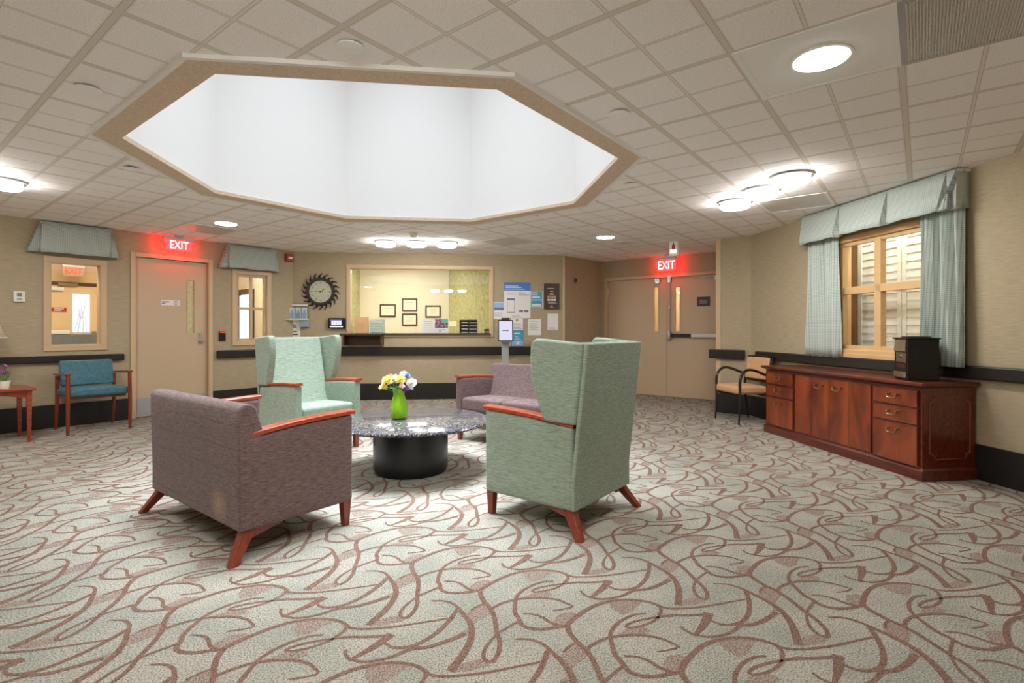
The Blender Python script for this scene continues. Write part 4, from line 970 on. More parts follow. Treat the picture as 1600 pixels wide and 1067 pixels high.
g = vrect(144,517,151,534,.1); MB().box(g[0],g[1],-.10,-.045,g[2],g[3]).build('door_latch', M['steel'], lf, bevel=.006)
s0_, z1_ = VW.px(97,416,.25); s1_, z0_ = VW.px(132,432,.25)
o = thing('exit_sign', 'exit sign in the vestibule seen through the narrow window', 'exit sign', VW.pt((s0_+s1_)/2,-.25), VW.rz, 'red lit exit signs'); w = (s1_-s0_)/2
MB().hexa([(-w*.9,-.006,z0_),(w*.9,-.006,z0_),(w*.9,.006,z0_),(-w*.9,.006,z0_)],[(-w,-.006,z1_),(w,-.006,z1_),(w,.006,z1_),(-w,.006,z1_)]).build('plate', plain('pale_plate', (200,170,140), .3), o)
text('EXIT', (z1_-z0_)*.9, plain('exit_pale', (225,80,50), .5, 0, .5, (255,90,50), .35), o, (0,-.008,(z0_+z1_)/2), 'lettering', .001, .006, .85); MB().box(-w,w,-.02,.02,z1_,CEIL-.0006).build('housing', M['white_plastic'], o)
g = vrect(60,522,165,543,.5); o = thing('vestibule_ledge', 'grey ledge in the vestibule below the door pane', 'ledge', VW.pt(0), VW.rz); MB().box(g[0]-.3,g[1]+.2,-.55,-.12,0,g[3]).build('cabinet', plain('ledge_grey', (110,108,108), .4), o, bevel=.01); MB().box(g[0]-.3,(g[0]+g[1])/2-.05,-.56,-.12,g[3],g[3]+.05).build('ledge_top', M['white_plastic'], o, bevel=.006)
EW = Wall(LW.pt(3.285,1.9), -LW.n); a = EW.px(377,462); b = EW.px(394,540)
o = thing('door_4', 'bright glazed door seen through the four-pane window', 'door', EW.pt(0), EW.rz); struct(o)
MB().box(a[0],b[0],-.03,-.002,.35,a[1]).build('vision_pane', M['day_view'], o); mb = MB(); frame4(mb, (a[0]-.08,b[0]+.08,.01,a[1]+.10), .08, -.05, -.001); mb.build('door_frame', M['frame_wood'], o)
for k, (s, nm_) in enumerate(((.6,'left'),(2.6,'right'))):
    p = VW.pt(s,-1.55); o = thing('ceiling_light', 'ceiling light of the vestibule, toward the %s end' % nm_, 'ceiling light', (p.x,p.y,CEIL), VW.rz); MB().box(-.5,.5,-.12,.12,-.05,-.0005).build('diffuser', M['vestibule_lamp'], o, bevel=.01); MB().box(-.52,.52,-.14,.14,-.012,-.0003).build('tray', M['white_plastic'], o)
for nm_, s in (('wall_vestibule_left',-1.6),('wall_vestibule_right',3.34)):
    mb = MB(); mb.box(s-.05,s+.05,-1.79,0,0,CEIL); o = mb.build(nm_, M['cream_paint']); o.location = VW.pt(0); o.rotation_euler[2] = VW.rz; struct(o, 'end wall of the vestibule %s' % ('left' if s < 0 else 'right'), 'wall')

# ------------------------------------------------------------------ upholstered seats (front toward local +y)
def seat_unit(name, label, cat, p, rz, W, cloth, wing=False, group=None, back=None):
    o = thing(name, label, cat, (p[0],p[1],0), rz, group); h = W/2; F = M[cloth]; D0_, D1_ = -.325, .325; ZB = .14; T = .075
    armtop = lambda y: .598+.050*((y-D0_)/(D1_-D0_))+.012*math.sin(PI*(y-D0_)/(D1_-D0_))
    for s in (-1, 1):
        x0, x1 = (h-T, h) if s > 0 else (-h, -h+T)
        mb = MB(); mb.rbox(x0, x1, D0_+.012, D1_, ZB, .60, .022, 8, lambda x, y, z: (x, y, ZB+(z-ZB)/(.60-ZB)*(armtop(y)-ZB)))
        mb.build('arm_panel', F, o, weld=True, angle=60)
        mb = MB(); n = 14; 
        L0, L1 = D0_+.016, D1_+.012; lo = []; hi = []
        c = s*(h-.034)
        for i in range(n+1):
            y = L0+(L1-L0)*i/n; w = .036 if .12 < i/n else .024+.012*(i/n)/.12; z = armtop(min(y,D1_))+.001
            lo.append((y,z,w))
        vs = []; 
        for y, z, w in lo: vs += [(c-w,y,z),(c+w,y,z),(c+w,y,z+.018),(c+w-.006,y,z+.024),(c-w+.006,y,z+.024),(c-w,y,z+.018)]
        fs = []
        for i in range(n):
            for k in range(6): fs.append((i*6+k, i*6+(k+1)%6, (i+1)*6+(k+1)%6, (i+1)*6+k))
        fs += [tuple(range(5,-1,-1)), tuple(n*6+k for k in range(6))]
        mb.add(vs, fs); mb.build('armrest', M['arm_wood'], o, angle=30)
        # front leg, square and tapered
        x = s*(h-.034); mb = MB(); y = D1_-.034
        mb.hexa([(x-.019,y-.017,0),(x+.019,y-.017,0),(x+.019,y+.019,0),(x-.019,y+.019,0)], [(x-.026,y-.026,ZB+.01),(x+.026,y-.026,ZB+.01),(x+.026,y+.026,ZB+.01),(x-.026,y+.026,ZB+.01)])
        mb.build('leg', M['leg_wood'], o, bevel=.004)
        # rear leg, splayed back and out, with the wedge that carries it
        mb = MB(); xt, yt, xb, yb = s*(h-.045), D0_+.06, s*(h+.016), D0_-.045
        mb.hexa([(xb-.020,yb-.022,0),(xb+.020,yb-.022,0),(xb+.020,yb+.022,0),(xb-.020,yb+.022,0)], [(xt-.026,yt-.036,ZB+.006),(xt+.026,yt-.036,ZB+.006),(xt+.026,yt+.036,ZB+.006),(xt-.026,yt+.036,ZB+.006)])
        xi = s*(h-.050); mb.hexa([(xi-.022,yt+.0,ZB-.050),(xi+.022,yt+.0,ZB-.050),(xi+.022,yt+.17,ZB-.012),(xi-.022,yt+.17,ZB-.012)], [(xi-.022,yt-.02,ZB+.006),(xi+.022,yt-.02,ZB+.006),(xi+.022,yt+.19,ZB+.006),(xi-.022,yt+.19,ZB+.006)])
        mb.build('leg', M['leg_wood'], o, bevel=.004)
    # back
    top = 1.068 if wing else .768
    lean = .085 if wing else .012
    rear = lambda z: D0_-lean*max(0,(z-.3))/(top-.3)
    bx = h-.003 if not wing else h-.058
    prof = [(D0_,ZB+.002),(D0_,.30),(rear(.45),.45),(rear(top*.8),top*.8),(rear(top-.03)+.001,top-.03),(rear(top)+.018,top-.004),(rear(top)+.05,top+.004)]
    th = .098 if not wing else .12
    prof += [(rear(top)+th-.02,top+.002),(rear(top)+th,top-.02),(-.155,.46),(-.10,.40),(-.10,ZB+.002)]
    if wing: prof = [(y+.026,z) if i < 7 else (y,z) for i,(y,z) in enumerate(prof)]
    mb = MB(); mb.prism(prof, 'x', -bx, bx); bo = mb.build('backrest', M[back] if back else F, o, bevel=.014, seg=3)
    if wing:
        # rear shell, one panel from the skirt to the top
        P = [(D0_,ZB+.002),(D0_,.30)]+[(rear(.30+(top-.30)*k/6),.30+(top-.30)*k/6) for k in range(1,7)]
        P += [(y+.027,z) for y,z in P[::-1]]
        mb = MB(); mb.prism(P, 'x', -h+.001, h-.001); mb.build('rear_panel', F, o, bevel=.010, seg=3)
        for s in (-1, 1):
            P = [(rear(.619)+.026,.619),(-.135,.626),(-.105,.70),(-.075,.79),(-.055,.88),(-.047,.96),(-.050,1.04),(-.062,1.078),(-.085,1.092),(-.14,1.090),(-.26,1.078),(rear(top)+.026,1.070),(rear(.85)+.026,.85)]
            x0, x1 = (h-.062, h+.004) if s > 0 else (-h-.004, -h+.062)
            fl = .03
            mb = MB(); n = len(P); out = lambda y, z: s*fl*max(0,(y-rear(z)))/.33
            for side, xx in ((0,x0),(1,x1)): pass
            vs = [(x0+out(y,z),y,z) for y,z in P]+[(x1+out(y,z),y,z) for y,z in P]
            mb.add(vs, [tuple(range(n-1,-1,-1)), tuple(range(n,2*n))]+[(i,(i+1)%n,(i+1)%n+n,i+n) for i in range(n)])
            mb.build('wing', F, o, bevel=.016, seg=3, angle=50)
    # seat
    xs = [(-h+T+.003, h-T-.003)] if W < .9 else [(-h+T+.003,-.003),(.003,h-T-.003)]
    for x0, x1 in xs:
        cx, hw = (x0+x1)/2, (x1-x0)/2
        def wp(x, y, z): 
            u = (x-cx)/hw; v = (y-.10)/.22
            return (x, y, z+(.014*max(0,1-u*u)*max(0,1-v*v) if z > .40 else 0)+(.012*(y+.1)/.4 if z > .35 else 0))
        MB().rbox(x0, x1, -.13, D1_-.004, .31, .435, .03, 8, wp).build('seat_cushion', F, o, weld=True, angle=60)
    MB().box(-h+T-.003, h-T+.003, -.10, D1_-.02, ZB+.003, .308).build('seat_base', F, o, bevel=.008)
    return o
R0_ = -TH
seat_unit('loveseat', 'brown mauve loveseat seen from behind, nearest the camera at left', 'loveseat', ab(-3.225,1.525), R0_, 1.19, 'mauve_fabric', False, 'mauve loveseats around the table', 'mauve_worn')
seat_unit('loveseat', 'lavender loveseat facing the camera behind the table, before the kiosk', 'loveseat', ab(-3.23,4.265), R0_+PI, 1.20, 'mauve_fabric', False, 'mauve loveseats around the table')
seat_unit('wing_chair', 'sage green high-backed wing chair seen from behind at right of the table', 'wing chair', ab(-1.82,2.81), R0_+PI/2, .69, 'sage_fabric', True, 'green wing chairs around the table')
seat_unit('wing_chair', 'pale aqua high-backed wing chair facing the table, left of the vase', 'wing chair', ab(-4.655,2.79), R0_-PI/2, .69, 'sage_fabric', True, 'green wing chairs around the table')
# worn patch on the near loveseat is part of the cloth; nothing to add

# ------------------------------------------------------------------ round table
TC = Vector((-.825, 4.275)); TZ = .417
o = thing('coffee_table', 'round granite coffee table on a black drum between the seats', 'table', (TC.x,TC.y,0), 0)
MB().lathe([(.0005,TZ-.028),(.625,TZ-.028),(.640,TZ-.020),(.642,TZ-.012),(.636,TZ-.003),(.628,TZ),(.0005,TZ)], 96).build('table_top', M['granite'], o, angle=25)
MB().lathe([(.0005,.002),(.288,.002),(.290,.03),(.300,.032),(.300,TZ-.030),(.0005,TZ-.029)], 72).build('drum_base', M['drum_black'], o, angle=25)
VP = on_floor(623.5, 654, TZ)
o = thing('vase', 'lime green glass vase on the granite table', 'vase', (VP.x,VP.y,TZ+.001), 0)
K = 4.62/818.5
MB().lathe([(.0005,.0),(.050,.0),(.062,.010),(.072,.05),(.070,.10),(.055,.16),(.045,.19),(.046,.215),(.054,.245),(.049,.243),(.041,.214),(.040,.19),(.050,.16),(.0005,.10)], 48).build('body', M['lime_glass'], o, angle=60)

def flower(label, px, col, kind, size):
    """px: where the bloom is seen; it stands over the vase"""
    Y = VP.y+px[2]; x = (px[0]-800)/FOC*Y; z = CAMZ+(VH-px[1])/FOC*Y
    o = thing('artificial_flower', label, 'flower', (VP.x, VP.y, TZ+.20), 0, 'flowers in the green vase')
    C = Vector((x-VP.x, Y-VP.y, z-TZ-.20)); mb = MB(); rng = random.Random(label)
    n = {'daffodil': 22, 'rose': 34, 'lily': 26, 'ball': 30}[kind]
    for k in range(n):
        t = (k+.5)/n; th = math.acos(1-1.5*t); ph = k*2.39996
        d = Vector((math.sin(th)*math.cos(ph), math.sin(th)*math.sin(ph), math.cos(th)*.9+.1)).normalized()
        a = d.orthogonal().normalized(); b = d.cross(a); r0 = size*(.35+.25*rng.random()); L = size*(.9+.25*rng.random())
        base = C+d*size*.15; mid = C+d*L*.75; tip = C+d*L
        up = Vector((0,0,1)); w = r0*.9
        mb.add([base, mid+a*w, mid+b*w*.4+d*size*.1, mid-a*w, tip+b*w*.5], [(0,1,2),(0,2,3),(1,4,2),(2,4,3)])
    mb.build('bloom', M.setdefault(col[0], noisy(col[0], col[1], col[2], (50,50,50), 2, .35, .65, .7)), o, angle=180)
    mb = MB(); mb.tube([C*.15*Vector((1,1,1)).length*.6+Vector((0,0,-.12)), Vector((C.x*.25,C.y*.25,.02)), C-Vector((0,0,size*.2))], .004, 6); mb.build('stem', M['stem_green'], o)
YEL = ('petal_yellow',(248,232,120),(255,246,176)); PEA = ('petal_peach',(250,190,160),(255,226,196)); WHT = ('petal_white',(238,240,236),(252,252,248)); PUR = ('petal_purple',(110,40,120),(170,90,170)); BLU = ('petal_blue',(120,170,220),(170,205,240)); PNK = ('petal_pink',(240,196,200),(252,228,226))
flower('big yellow bloom at the upper left of the bouquet', (605,596,-.02), YEL, 'rose', .046)
flower('yellow bloom in the middle of the bouquet', (626,594,-.03), YEL, 'rose', .046)
flower('small yellow bloom at the lower left of the bouquet', (599,606,-.02), YEL, 'daffodil', .036)
flower('peach bloom on top of the left yellow flower', (610,591,.02), PEA, 'lily', .036)
flower('white and pink bloom at the top of the bouquet', (631,586,.02), PNK, 'lily', .036)
flower('blue ball bloom at the upper right of the bouquet', (636,587,-.02), BLU, 'ball', .026)
flower('white bloom at the right of the bouquet', (643,599,-.01), WHT, 'rose', .046)
flower('small white bloom at the lower right of the bouquet', (641,607,-.03), WHT, 'daffodil', .028)
flower('purple bloom low at the right of the bouquet', (635,608,-.05), PUR, 'rose', .026)
flower('pink bloom low in the middle of the bouquet', (628,604,-.06), PNK, 'rose', .026)
flower('pale bloom behind the middle of the bouquet', (617,592,.04), WHT, 'lily', .04)
o = thing('artificial_leaf', 'green leaves hanging at the front of the bouquet', 'leaves', (VP.x,VP.y,TZ+.24), 0)
mb = MB()
for ang, L in ((-2.3,.10),(-1.9,.09),(-2.8,.11),(-.9,.08),(.4,.09),(2.0,.1)):
    d = Vector((math.cos(ang), math.sin(ang), .12)); sd = Vector((-math.sin(ang), math.cos(ang), 0))
    mb.add([d*.03+Vector((0,0,.0)), d*L*.55+sd*.026+Vector((0,0,.02)), d*L*.55+Vector((0,0,.012)), d*L*.55-sd*.026+Vector((0,0,.02)), d*L+Vector((0,0,-.004))], [(0,1,2),(0,2,3),(1,4,2),(2,4,3)])
mb.build('leaves', M['leaf_green'], o, angle=180, solid=.001)

# ------------------------------------------------------------------ credenza along the right wall
SK = .02
cs0 = 4.0 - 0; FN = .455                                        # carcass depth
Y0 = RW.px(1,1) if False else None
FP = Wall(RW.pt(0, -SK-FN), RW.d)                               # its front plane
A0_ = FP.px(1197,600)[0]; A1_ = FP.px(1441,640)[0]
CH = .745
cr = thing('credenza', 'long red cherry wood credenza with brass pulls under the right window', 'credenza', FP.pt(A0_), FP.rz); LL = A1_-A0_
MB().box(0,LL,.0,FN,.085,CH-.04).build('carcass', M['cherry_dark'], cr, bevel=.004)
mb = MB(); mb.box(-.018,LL+.018,-.018,FN,.0,.075); mb.hexa([(-.018,-.018,.075),(LL+.018,-.018,.075),(LL+.018,FN,.075),(-.018,FN,.075)],[(-.003,-.003,.092),(LL+.003,-.003,.092),(LL+.003,FN,.092),(-.003,FN,.092)]); mb.build('plinth', M['cherry_dark'], cr, bevel=.003)
mb = MB(); mb.hexa([(-.004,-.004,CH-.045),(LL+.004,-.004,CH-.045),(LL+.004,FN,CH-.045),(-.004,FN,CH-.045)],[(-.03,-.03,CH-.026),(LL+.03,-.03,CH-.026),(LL+.03,FN,CH-.026),(-.03,FN,CH-.026)]); mb.box(-.04,LL+.04,-.04,FN,CH-.026,CH); mb.build('top', M['cherry_dark'], cr, bevel=.006, seg=3)
def pull(par, x, z, y):
    mb = MB(); w = .043
    for s in (-1,1): mb.disc_y(x+s*w, z+.012, .011, y-.004, y, 16); mb.tube([(x+s*w,y,z+.012),(x+s*w,y-.02,z+.010)], .006, 8); mb.lathe([(.0005,-.009),(.008,-.006),(.010,0),(.008,.006),(.0005,.009)], 12, x+s*w, y-.022, z+.010)
    mb.tube([(x-w,y-.022,z+.010),(x-w*1.02,y-.026,z-.008),(x-w*.8,y-.028,z-.018),(x-w*.4,y-.028,z-.020),(x+w*.4,y-.028,z-.020),(x+w*.8,y-.028,z-.018),(x+w*1.02,y-.026,z-.008),(x+w,y-.022,z+.010)], .0052, 10)
    mb.build('handle', M['brass'], par)
def uz(u, v): s_, z_ = FP.px(u, v, .015); return s_-A0_, z_
def drawer(x0, x1, z0, z1, hz):
    mb = MB(); mb.box(x0,x1,-.015,-.0005,z0,z1); d = mb.build('drawer', M['cherry_front'], cr, bevel=.004)
    mb = MB(); frame4(mb, (x0-.004,x1+.004,z0-.004,z1+.004), .007, -.019, -.014); mb.build('bead', M['cherry_dark'], d, bevel=.002)
    pull(d, (x0+x1)/2, hz, -.015)
ztop = CH-.065
rows = [(.553,ztop,.622),(.420,.540,.486),(.105,.407,.345)]
xl0, xl1 = .03, uz(1238.5,600)[0]; xd0, xd1, xd2 = uz(1242,600)[0], uz(1295.3,600)[0], uz(1360,600)[0]; xr0, xr1 = uz(1363.5,600)[0], LL-.03
for z0_, z1_, hz in rows: drawer(xl0, xl1, z0_, z1_, hz); drawer(xr0, xr1, z0_, z1_, hz)
for x0, x1, hx in ((xd0,xd1-.002,uz(1281,600)[0]),(xd1+.002,xd2,uz(1309.5,606)[0])):
    d = MB().box(x0,x1,-.015,-.0005,.105,ztop).build('door', M['cherry_front'], cr, bevel=.004)
    xm = (x0+x1)/2; MB().box(xm-.0015,xm+.0015,-.0156,-.0148,.11,ztop-.005).build('veneer_joint', M['black_plastic'], d)
    pull(d, hx, ztop-.075, -.015)
mb = MB(); y0, y1, z0_, z1_, r_ = .06, FN-.05, .16, CH-.105, .045     # moulded panel on the near end, with scooped corners
P = []
for cy, cz_, a0_ in ((y0,z0_,90),(y1,z0_,180),(y1,z1_,270),(y0,z1_,0)):
    for k in range(5): w = math.radians(a0_-22.5*k); P.append((cy+r_*math.cos(w) , cz_+r_*math.sin(w)))
mb.tube([(LL+.002,y,z) for y,z in P], .006, 8, closed=True); mb.build('end_moulding', M['cherry_front'], cr)
mb = MB(); mb.prism([(y*.97+.0065,z*.985+.006) for y,z in P], 'x', LL+.0002, LL+.0012); mb.build('end_panel', M['cherry_dark'], cr)

# black box with a slotted metal face standing on it
bp = RW.px(1418,593,SK+FN-.03)
q = on_floor(1418.5, 594, CH); qs = (q-RW.o).dot(RW.d); qn = -(q-RW.o).dot(RW.n)
bx = thing('black_box', 'black box with a chrome front standing on the credenza', 'box', (q.x,q.y,CH+.001), RW.rz-math.radians(22.8))
BWD = .212; BDP = .125; BH = .335
# local x runs along the wall toward the viewer, y toward the wall; the black side faces the viewer
MB().box(-.25,-.012,0,BWD,.0,BH-.012).build('body', M['black_plastic'], bx, bevel=.006)
mb = MB(); mb.box(-.012,0,0,BWD,0,BH-.012); mb.build('side_panel', M['black_plastic'], bx, bevel=.004)
MB().box(-.258,.01,-.012,BWD+.008,BH-.012,BH).build('lid', M['black_plastic'], bx, bevel=.004)
mb = MB(); mb.lathe([(.10,0),(.10,.008),(.085,.012),(.0005,.012)], 36, -.125, BWD/2, BH); mb.build('lid_disc', M['black_plastic'], bx)
MB().hexa([(-.23,-.012,BH-.11),(-.025,-.012,BH-.11),(-.025,-.002,BH-.11),(-.23,-.002,BH-.11)],[(-.22,-.004,BH-.016),(-.025,-.004,BH-.016),(-.025,-.001,BH-.016),(-.22,-.001,BH-.016)]).build('chrome_chute', M['chrome'], bx)
o = MB().box(-.20,-.025,-.006,-.001,BH-.20,BH-.12).build('coin_plate', M['steel'], bx, bevel=.002); MB().disc_y(-.11,BH-.155,.014,-.016,-.006,16).build('knob', M['brass'], o)
MB().box(-.21,-.02,-.02,-.001,.015,.06).build('chrome_tray', M['chrome'], bx, bevel=.004)
MB().box(-.20,-.03,-.004,-.001,.09,.125).build('slot_window', plain('slot_brown', (60,40,28), .3), bx)

# ------------------------------------------------------------------ tan armchair in the corner
FL1, FL2 = on_floor(1119,653.5), on_floor(1155.5,664)
mc = (FL1+FL2)/2; ax = (FL2-FL1).normalized(); rz = math.atan2(ax.y, ax.x); mc = mc-Vector((-ax.y,ax.x))*.01          # local x: viewer's right along its front, y: toward its back
ch = thing('armchair', 'tan upholstered armchair with curved black arms, left of the credenza', 'chair', (mc.x,mc.y,0), rz); ch.scale = (1,.77,1); w = (FL2-FL1).length/2
for s in (-1,1):
    x = s*w
    mb = MB(); pts = catmull([(x,.0,0),(x,.015,.2),(x,.02,.40),(x,.018,.50),(x,.04,.585),(x,.11,.645),(x,.20,.660),(x,.32,.640),(x*.97,.46,.60),(x*.95,.55,.59)], 4); n = len(pts)
    mb.tube(pts, [.013+.010*min(1,i/(n*.3)) if i < n*.3 else .022 for i in range(n)], 10, flat=.8); mb.build('arm', M['ebony'], ch)
    mb = MB(); pts = catmull([(x*.92,.60,0),(x*.92,.55,.22),(x*.92,.53,.42),(x*.92,.56,.60),(x*.92,.62,.80)], 4); mb.tube(pts, [.014,.015,.016,.018,.019,.02,.02,.02,.02,.02,.02,.019,.018,.018,.017,.016,.016], 10); mb.build('leg', M['ebony'], ch)
MB().rbox(-w+.012,w-.012,-.005,.52,.365,.455,.03,6,lambda x,y,z:(x,y,z+(.018*max(0,1-(x/w)**2)*max(0,1-((y-.26)/.27)**2) if z > .42 else 0))).build('seat', M['tan_vinyl'], ch, weld=True, angle=60)
MB().rbox(-w*.86,w*.86,.525,.565,.53,.80,.016,6,lambda x,y,z:(x,y+(z-.53)*.20+.02*(x/w)**2*-1,z)).build('backrest', M['tan_vinyl'], ch, weld=True, angle=60)
mb = MB()
for z_ in (.50,.515): pass
mb.tube([(-w*.92,.545,.515),(0,.56,.508),(w*.92,.545,.515)], .016, 10); mb.tube([(-w*.92,.605,.80),(0,.625,.812),(w*.92,.605,.80)], .016, 10); mb.build('back_rail', M['ebony'], ch)
mb = MB(); mb.box(-w+.02,w-.02,.03,.06,.335,.375); mb.box(-w+.02,w-.02,.48,.51,.335,.375); mb.build('seat_rail', M['ebony'], ch)

# ------------------------------------------------------------------ blue chair and side table by the left wall
f1, f2 = ab(-7.262,1.500), ab(-7.262,2.065); mc = (f1+f2)/2
ch = thing('side_chair', 'wide teal blue chair with red wood arms against the left wall', 'chair', (mc.x,mc.y,0), LW.rz); w = .2825
for s in (-1,1):
    x = s*w; mb = MB(); mb.tube([(x,.0,0),(x,.0,.30),(x*.99,.005,.655)], [.015,.021,.019], 10); mb.build('leg', M['leg_wood'], ch)
    mb = MB(); mb.tube([(x*.95,.60,0),(x*.95,.53,.30),(x*.95,.53,.62)], [.015,.021,.018], 10); mb.build('leg', M['leg_wood'], ch)
    mb = MB(); mb.hexa([(x-.026,-.02,.652),(x+.026,-.02,.652),(x+.016,.56,.625),(x-.016,.56,.625)],[(x-.026,-.02,.674),(x+.026,-.02,.674),(x+.016,.56,.645),(x-.016,.56,.645)]); mb.build('armrest', M['leg_wood'], ch, bevel=.006)
MB().rbox(-w+.0,w-.0,.02,.50,.405,.495,.03,6,lambda x,y,z:(x,y,z-(y*.03)+(.012*max(0,1-(x/w)**2) if z > .45 else 0))).build('seat', M['teal_vinyl'], ch, weld=True, angle=60)
MB().rbox(-w+.03,w-.03,.46,.51,.50,.79,.022,6,lambda x,y,z:(x,y+(z-.5)*.22,z)).build('backrest', M['teal_vinyl'], ch, weld=True, angle=60)
MB().box(-w+.01,w-.01,.10,.46,.375,.405).build('seat_frame', M['leg_wood'], ch, bevel=.004)
tc = ab(-7.42,.86); tb = thing('side_table', 'red wood side table at the left edge, beside the blue chair', 'table', (tc.x,tc.y,0), LW.rz)
# local x: along the wall toward the viewer's right, y: toward the wall
hx, hy = .345, .27
for sx in (-1,1):
    for sy in (-1,1):
        x, y = sx*(hx-.03), sy*(hy-.03); MB().hexa([(x-.014,y-.014,0),(x+.014,y-.014,0),(x+.014,y+.014,0),(x-.014,y+.014,0)],[(x-.022,y-.022,.525),(x+.022,y-.022,.525),(x+.022,y+.022,.525),(x-.022,y+.022,.525)]).build('leg', M['table_wood'], tb, bevel=.003)
MB().box(-hx-.02,hx+.02,-hy-.02,hy+.02,.527,.552).build('table_top', M['table_wood'], tb, bevel=.006)
mb = MB()
for y in (-hy+.02, hy-.036):
    P = [(-hx+.05,.527),(-hx+.05,.45)]+[(-hx+.05+(2*hx-.1)*k/8, .45+.045*math.sin(PI*k/8)) for k in range(1,8)]+[(hx-.05,.45),(hx-.05,.527)]; mb.prism(P,'y',y,y+.016)
for x in (-hx+.02, hx-.036): mb.prism([(-hy+.05,.527),(-hy+.05,.45),(0,.49),(hy-.05,.45),(hy-.05,.527)],'x',x,x+.016)
mb.build('apron', M['table_wood'], tb)
lp = on_floor(-24, 610, .552); lp = ab(-7.50,.84)
lm = thing('table_lamp', 'table lamp with a flared beige shade on the side table', 'lamp', (lp.x,lp.y,.553), 0)
MB().lathe([(.0005,0),(.075,0),(.075,.018),(.03,.03),(.022,.06),(.05,.13),(.055,.20),(.035,.28),(.014,.31),(.012,.56),(.0005,.56)], 32).build('base', M['brass'], lm)
MB().lathe([(.215,.515),(.175,.60),(.145,.70),(.135,.80)], 40, caps=False).build('shade', M['lamp_shade'], lm, solid=.003, angle=60)
mb = MB(); 
for r_, z_ in ((.217,.512),(.137,.802)): mb.tube([(r_*math.cos(2*PI*k/40),r_*math.sin(2*PI*k/40),z_) for k in range(40)], .004, 6, closed=True)
for k in range(3): mb.tube([(0,0,.56),(.136*math.cos(2.1*k),.136*math.sin(2.1*k),.80)], .002, 5)
mb.build('shade_ring', M['paper'], lm)
fp = ab(-7.24,1.0); fl = thing('flower_pot', 'small pot of purple flowers on the side table at the left edge', 'potted flowers', (fp.x,fp.y,.553), 0)
MB().lathe([(.0005,0),(.035,0),(.048,.08),(.042,.08),(.03,.03),(.0005,.03)], 24).build('pot', M['white_plastic'], fl)
mb = MB(); rng = random.Random(4)
for k in range(26):
    a_ = rng.random()*6.28; r_ = rng.random()*.07; z_ = .12+rng.random()*.13; mb.lathe([(.0005,-.012),(.013,0),(.0005,.012)], 8, r_*math.cos(a_), r_*math.sin(a_), z_)
mb.build('blossoms', M.setdefault('petal_purple', noisy('petal_purple', (110,60,140), (160,110,180), (50,50,50))), fl)
mb = MB()
for k in range(7): a_ = k*.9; mb.tube([(0,0,.03),(.03*math.cos(a_),.03*math.sin(a_),.12),(.055*math.cos(a_),.055*math.sin(a_),.19)], .003, 5)
mb.build('stems', M['stem_green'], fl)

# ------------------------------------------------------------------ kiosk before the back wall
s_, z_ = BW.px(789.5,520,.30); k = thing('check_in_kiosk', 'grey kiosk stand with a lit tablet in front of the posters', 'kiosk', BW.pt(s_,-.30), BW.rz); zb, zt = BW.px(789.5,533,.34)[1], BW.px(789.5,500,.34)[1]
MB().box(-.20,.20,-.20,.16,0,.014).build('base_plate', M['grey_plastic'], k, bevel=.004)
MB().box(-.058,.058,-.03,.02,.014,zb+.06).build('post', M['grey_plastic'], k, bevel=.008)
tbm = MB(); tw = (BW.px(801,515,.34)[0]-BW.px(777.5,515,.34)[0])/2
tab = tbm.hexa([(-tw,-.075,zb),(tw,-.075,zb),(tw,-.045,zb),(-tw,-.045,zb)],[(-tw,-.045,zt),(tw,-.045,zt),(tw,-.015,zt),(-tw,-.015,zt)]).build('tablet', M['black_plastic'], k, bevel=.008)
e = .016; dz = zt-zb
def yy(z): return -.075+.03*(z-zb)/dz
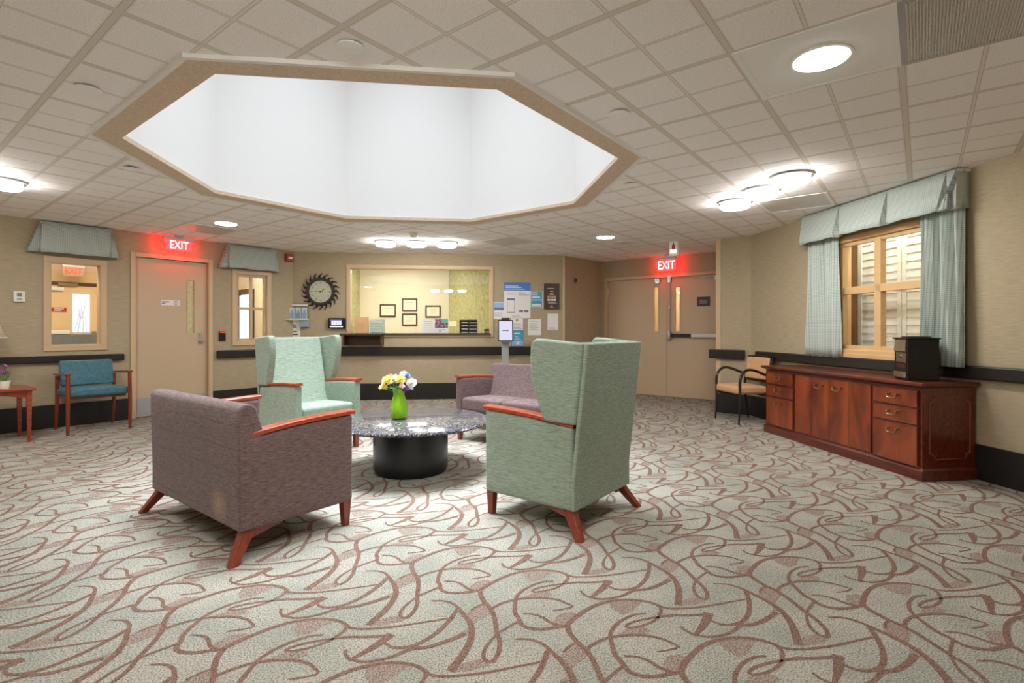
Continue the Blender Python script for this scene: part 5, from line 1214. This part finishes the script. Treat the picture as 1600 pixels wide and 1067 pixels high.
MB().hexa([(-tw+e,yy(zb+e)-.0015,zb+e),(tw-e,yy(zb+e)-.0015,zb+e),(tw-e,yy(zb+e)+.004,zb+e),(-tw+e,yy(zb+e)+.004,zb+e)],[(-tw+e,yy(zt-e)-.0015,zt-e),(tw-e,yy(zt-e)-.0015,zt-e),(tw-e,yy(zt-e)+.004,zt-e),(-tw+e,yy(zt-e)+.004,zt-e)]).build('screen', M['kiosk_screen'], tab)
zm = (zb+zt)/2; mb = MB(); mb.box(-.035,.035,yy(zm)-.003,yy(zm)-.0016,zm-.005,zm+.005); mb.box(-.045,-.03,yy(zm)-.003,yy(zm)-.0016,zm-.008,zm+.008); mb.box(.03,.045,yy(zm)-.003,yy(zm)-.0016,zm-.008,zm+.008); mb.build('screen_mark', M['ink'], tab)
MB().box(-.065,.065,-.06,-.02,zt+.002,zt+.035).build('camera_bar', M['black_plastic'], k, bevel=.006)
MB().box(-.07,.07,-.085,-.03,zb-.03,zb-.002).build('cradle', plain('cradle_grey', (110,110,114), .4), k, bevel=.006)

# ------------------------------------------------------------------ light and camera
def area(name, p, e, size, col, rot=(0,0,0), shape='DISK', size_y=None):
    L = bpy.data.lights.new(name,'AREA'); L.energy = e; L.size = size; L.color = col; L.shape = shape
    if size_y: L.size_y = size_y
    o = bpy.data.objects.new(name, L); COL.objects.link(o); o.location = p; o.rotation_euler = rot; return o
p = ab(*HC); sky = area('skylight_daylight', (p.x,p.y,CEIL+SH-.08), 62, 3.0, (.86,.94,1)); sky.data.spread = math.radians(60)
w = bpy.data.worlds.new('world'); SC.world = w; w.use_nodes = True
w.node_tree.nodes['Background'].inputs[0].default_value = (.8,.85,1,1); w.node_tree.nodes['Background'].inputs[1].default_value = .05

cam = bpy.data.cameras.new('camera'); co = bpy.data.objects.new('camera', cam); COL.objects.link(co)
co.location = (0,0,CAMZ); co.rotation_euler = (PI/2,0,0); cam.sensor_width = 36; cam.lens = FOC/1600*36; cam.shift_y = -(533.5-VH)/1600; cam.clip_start = .02
SC.camera = co
SC.view_settings.view_transform = 'Standard'; SC.view_settings.look = 'None'; SC.view_settings.gamma = 1; SC.view_settings.exposure = .92
SC.view_settings.use_curve_mapping = False
SC.cycles.use_denoising = True
SC.cycles.max_bounces = 10; SC.cycles.diffuse_bounces = 6; SC.cycles.transparent_max_bounces = 12; SC.cycles.sample_clamp_indirect = 6
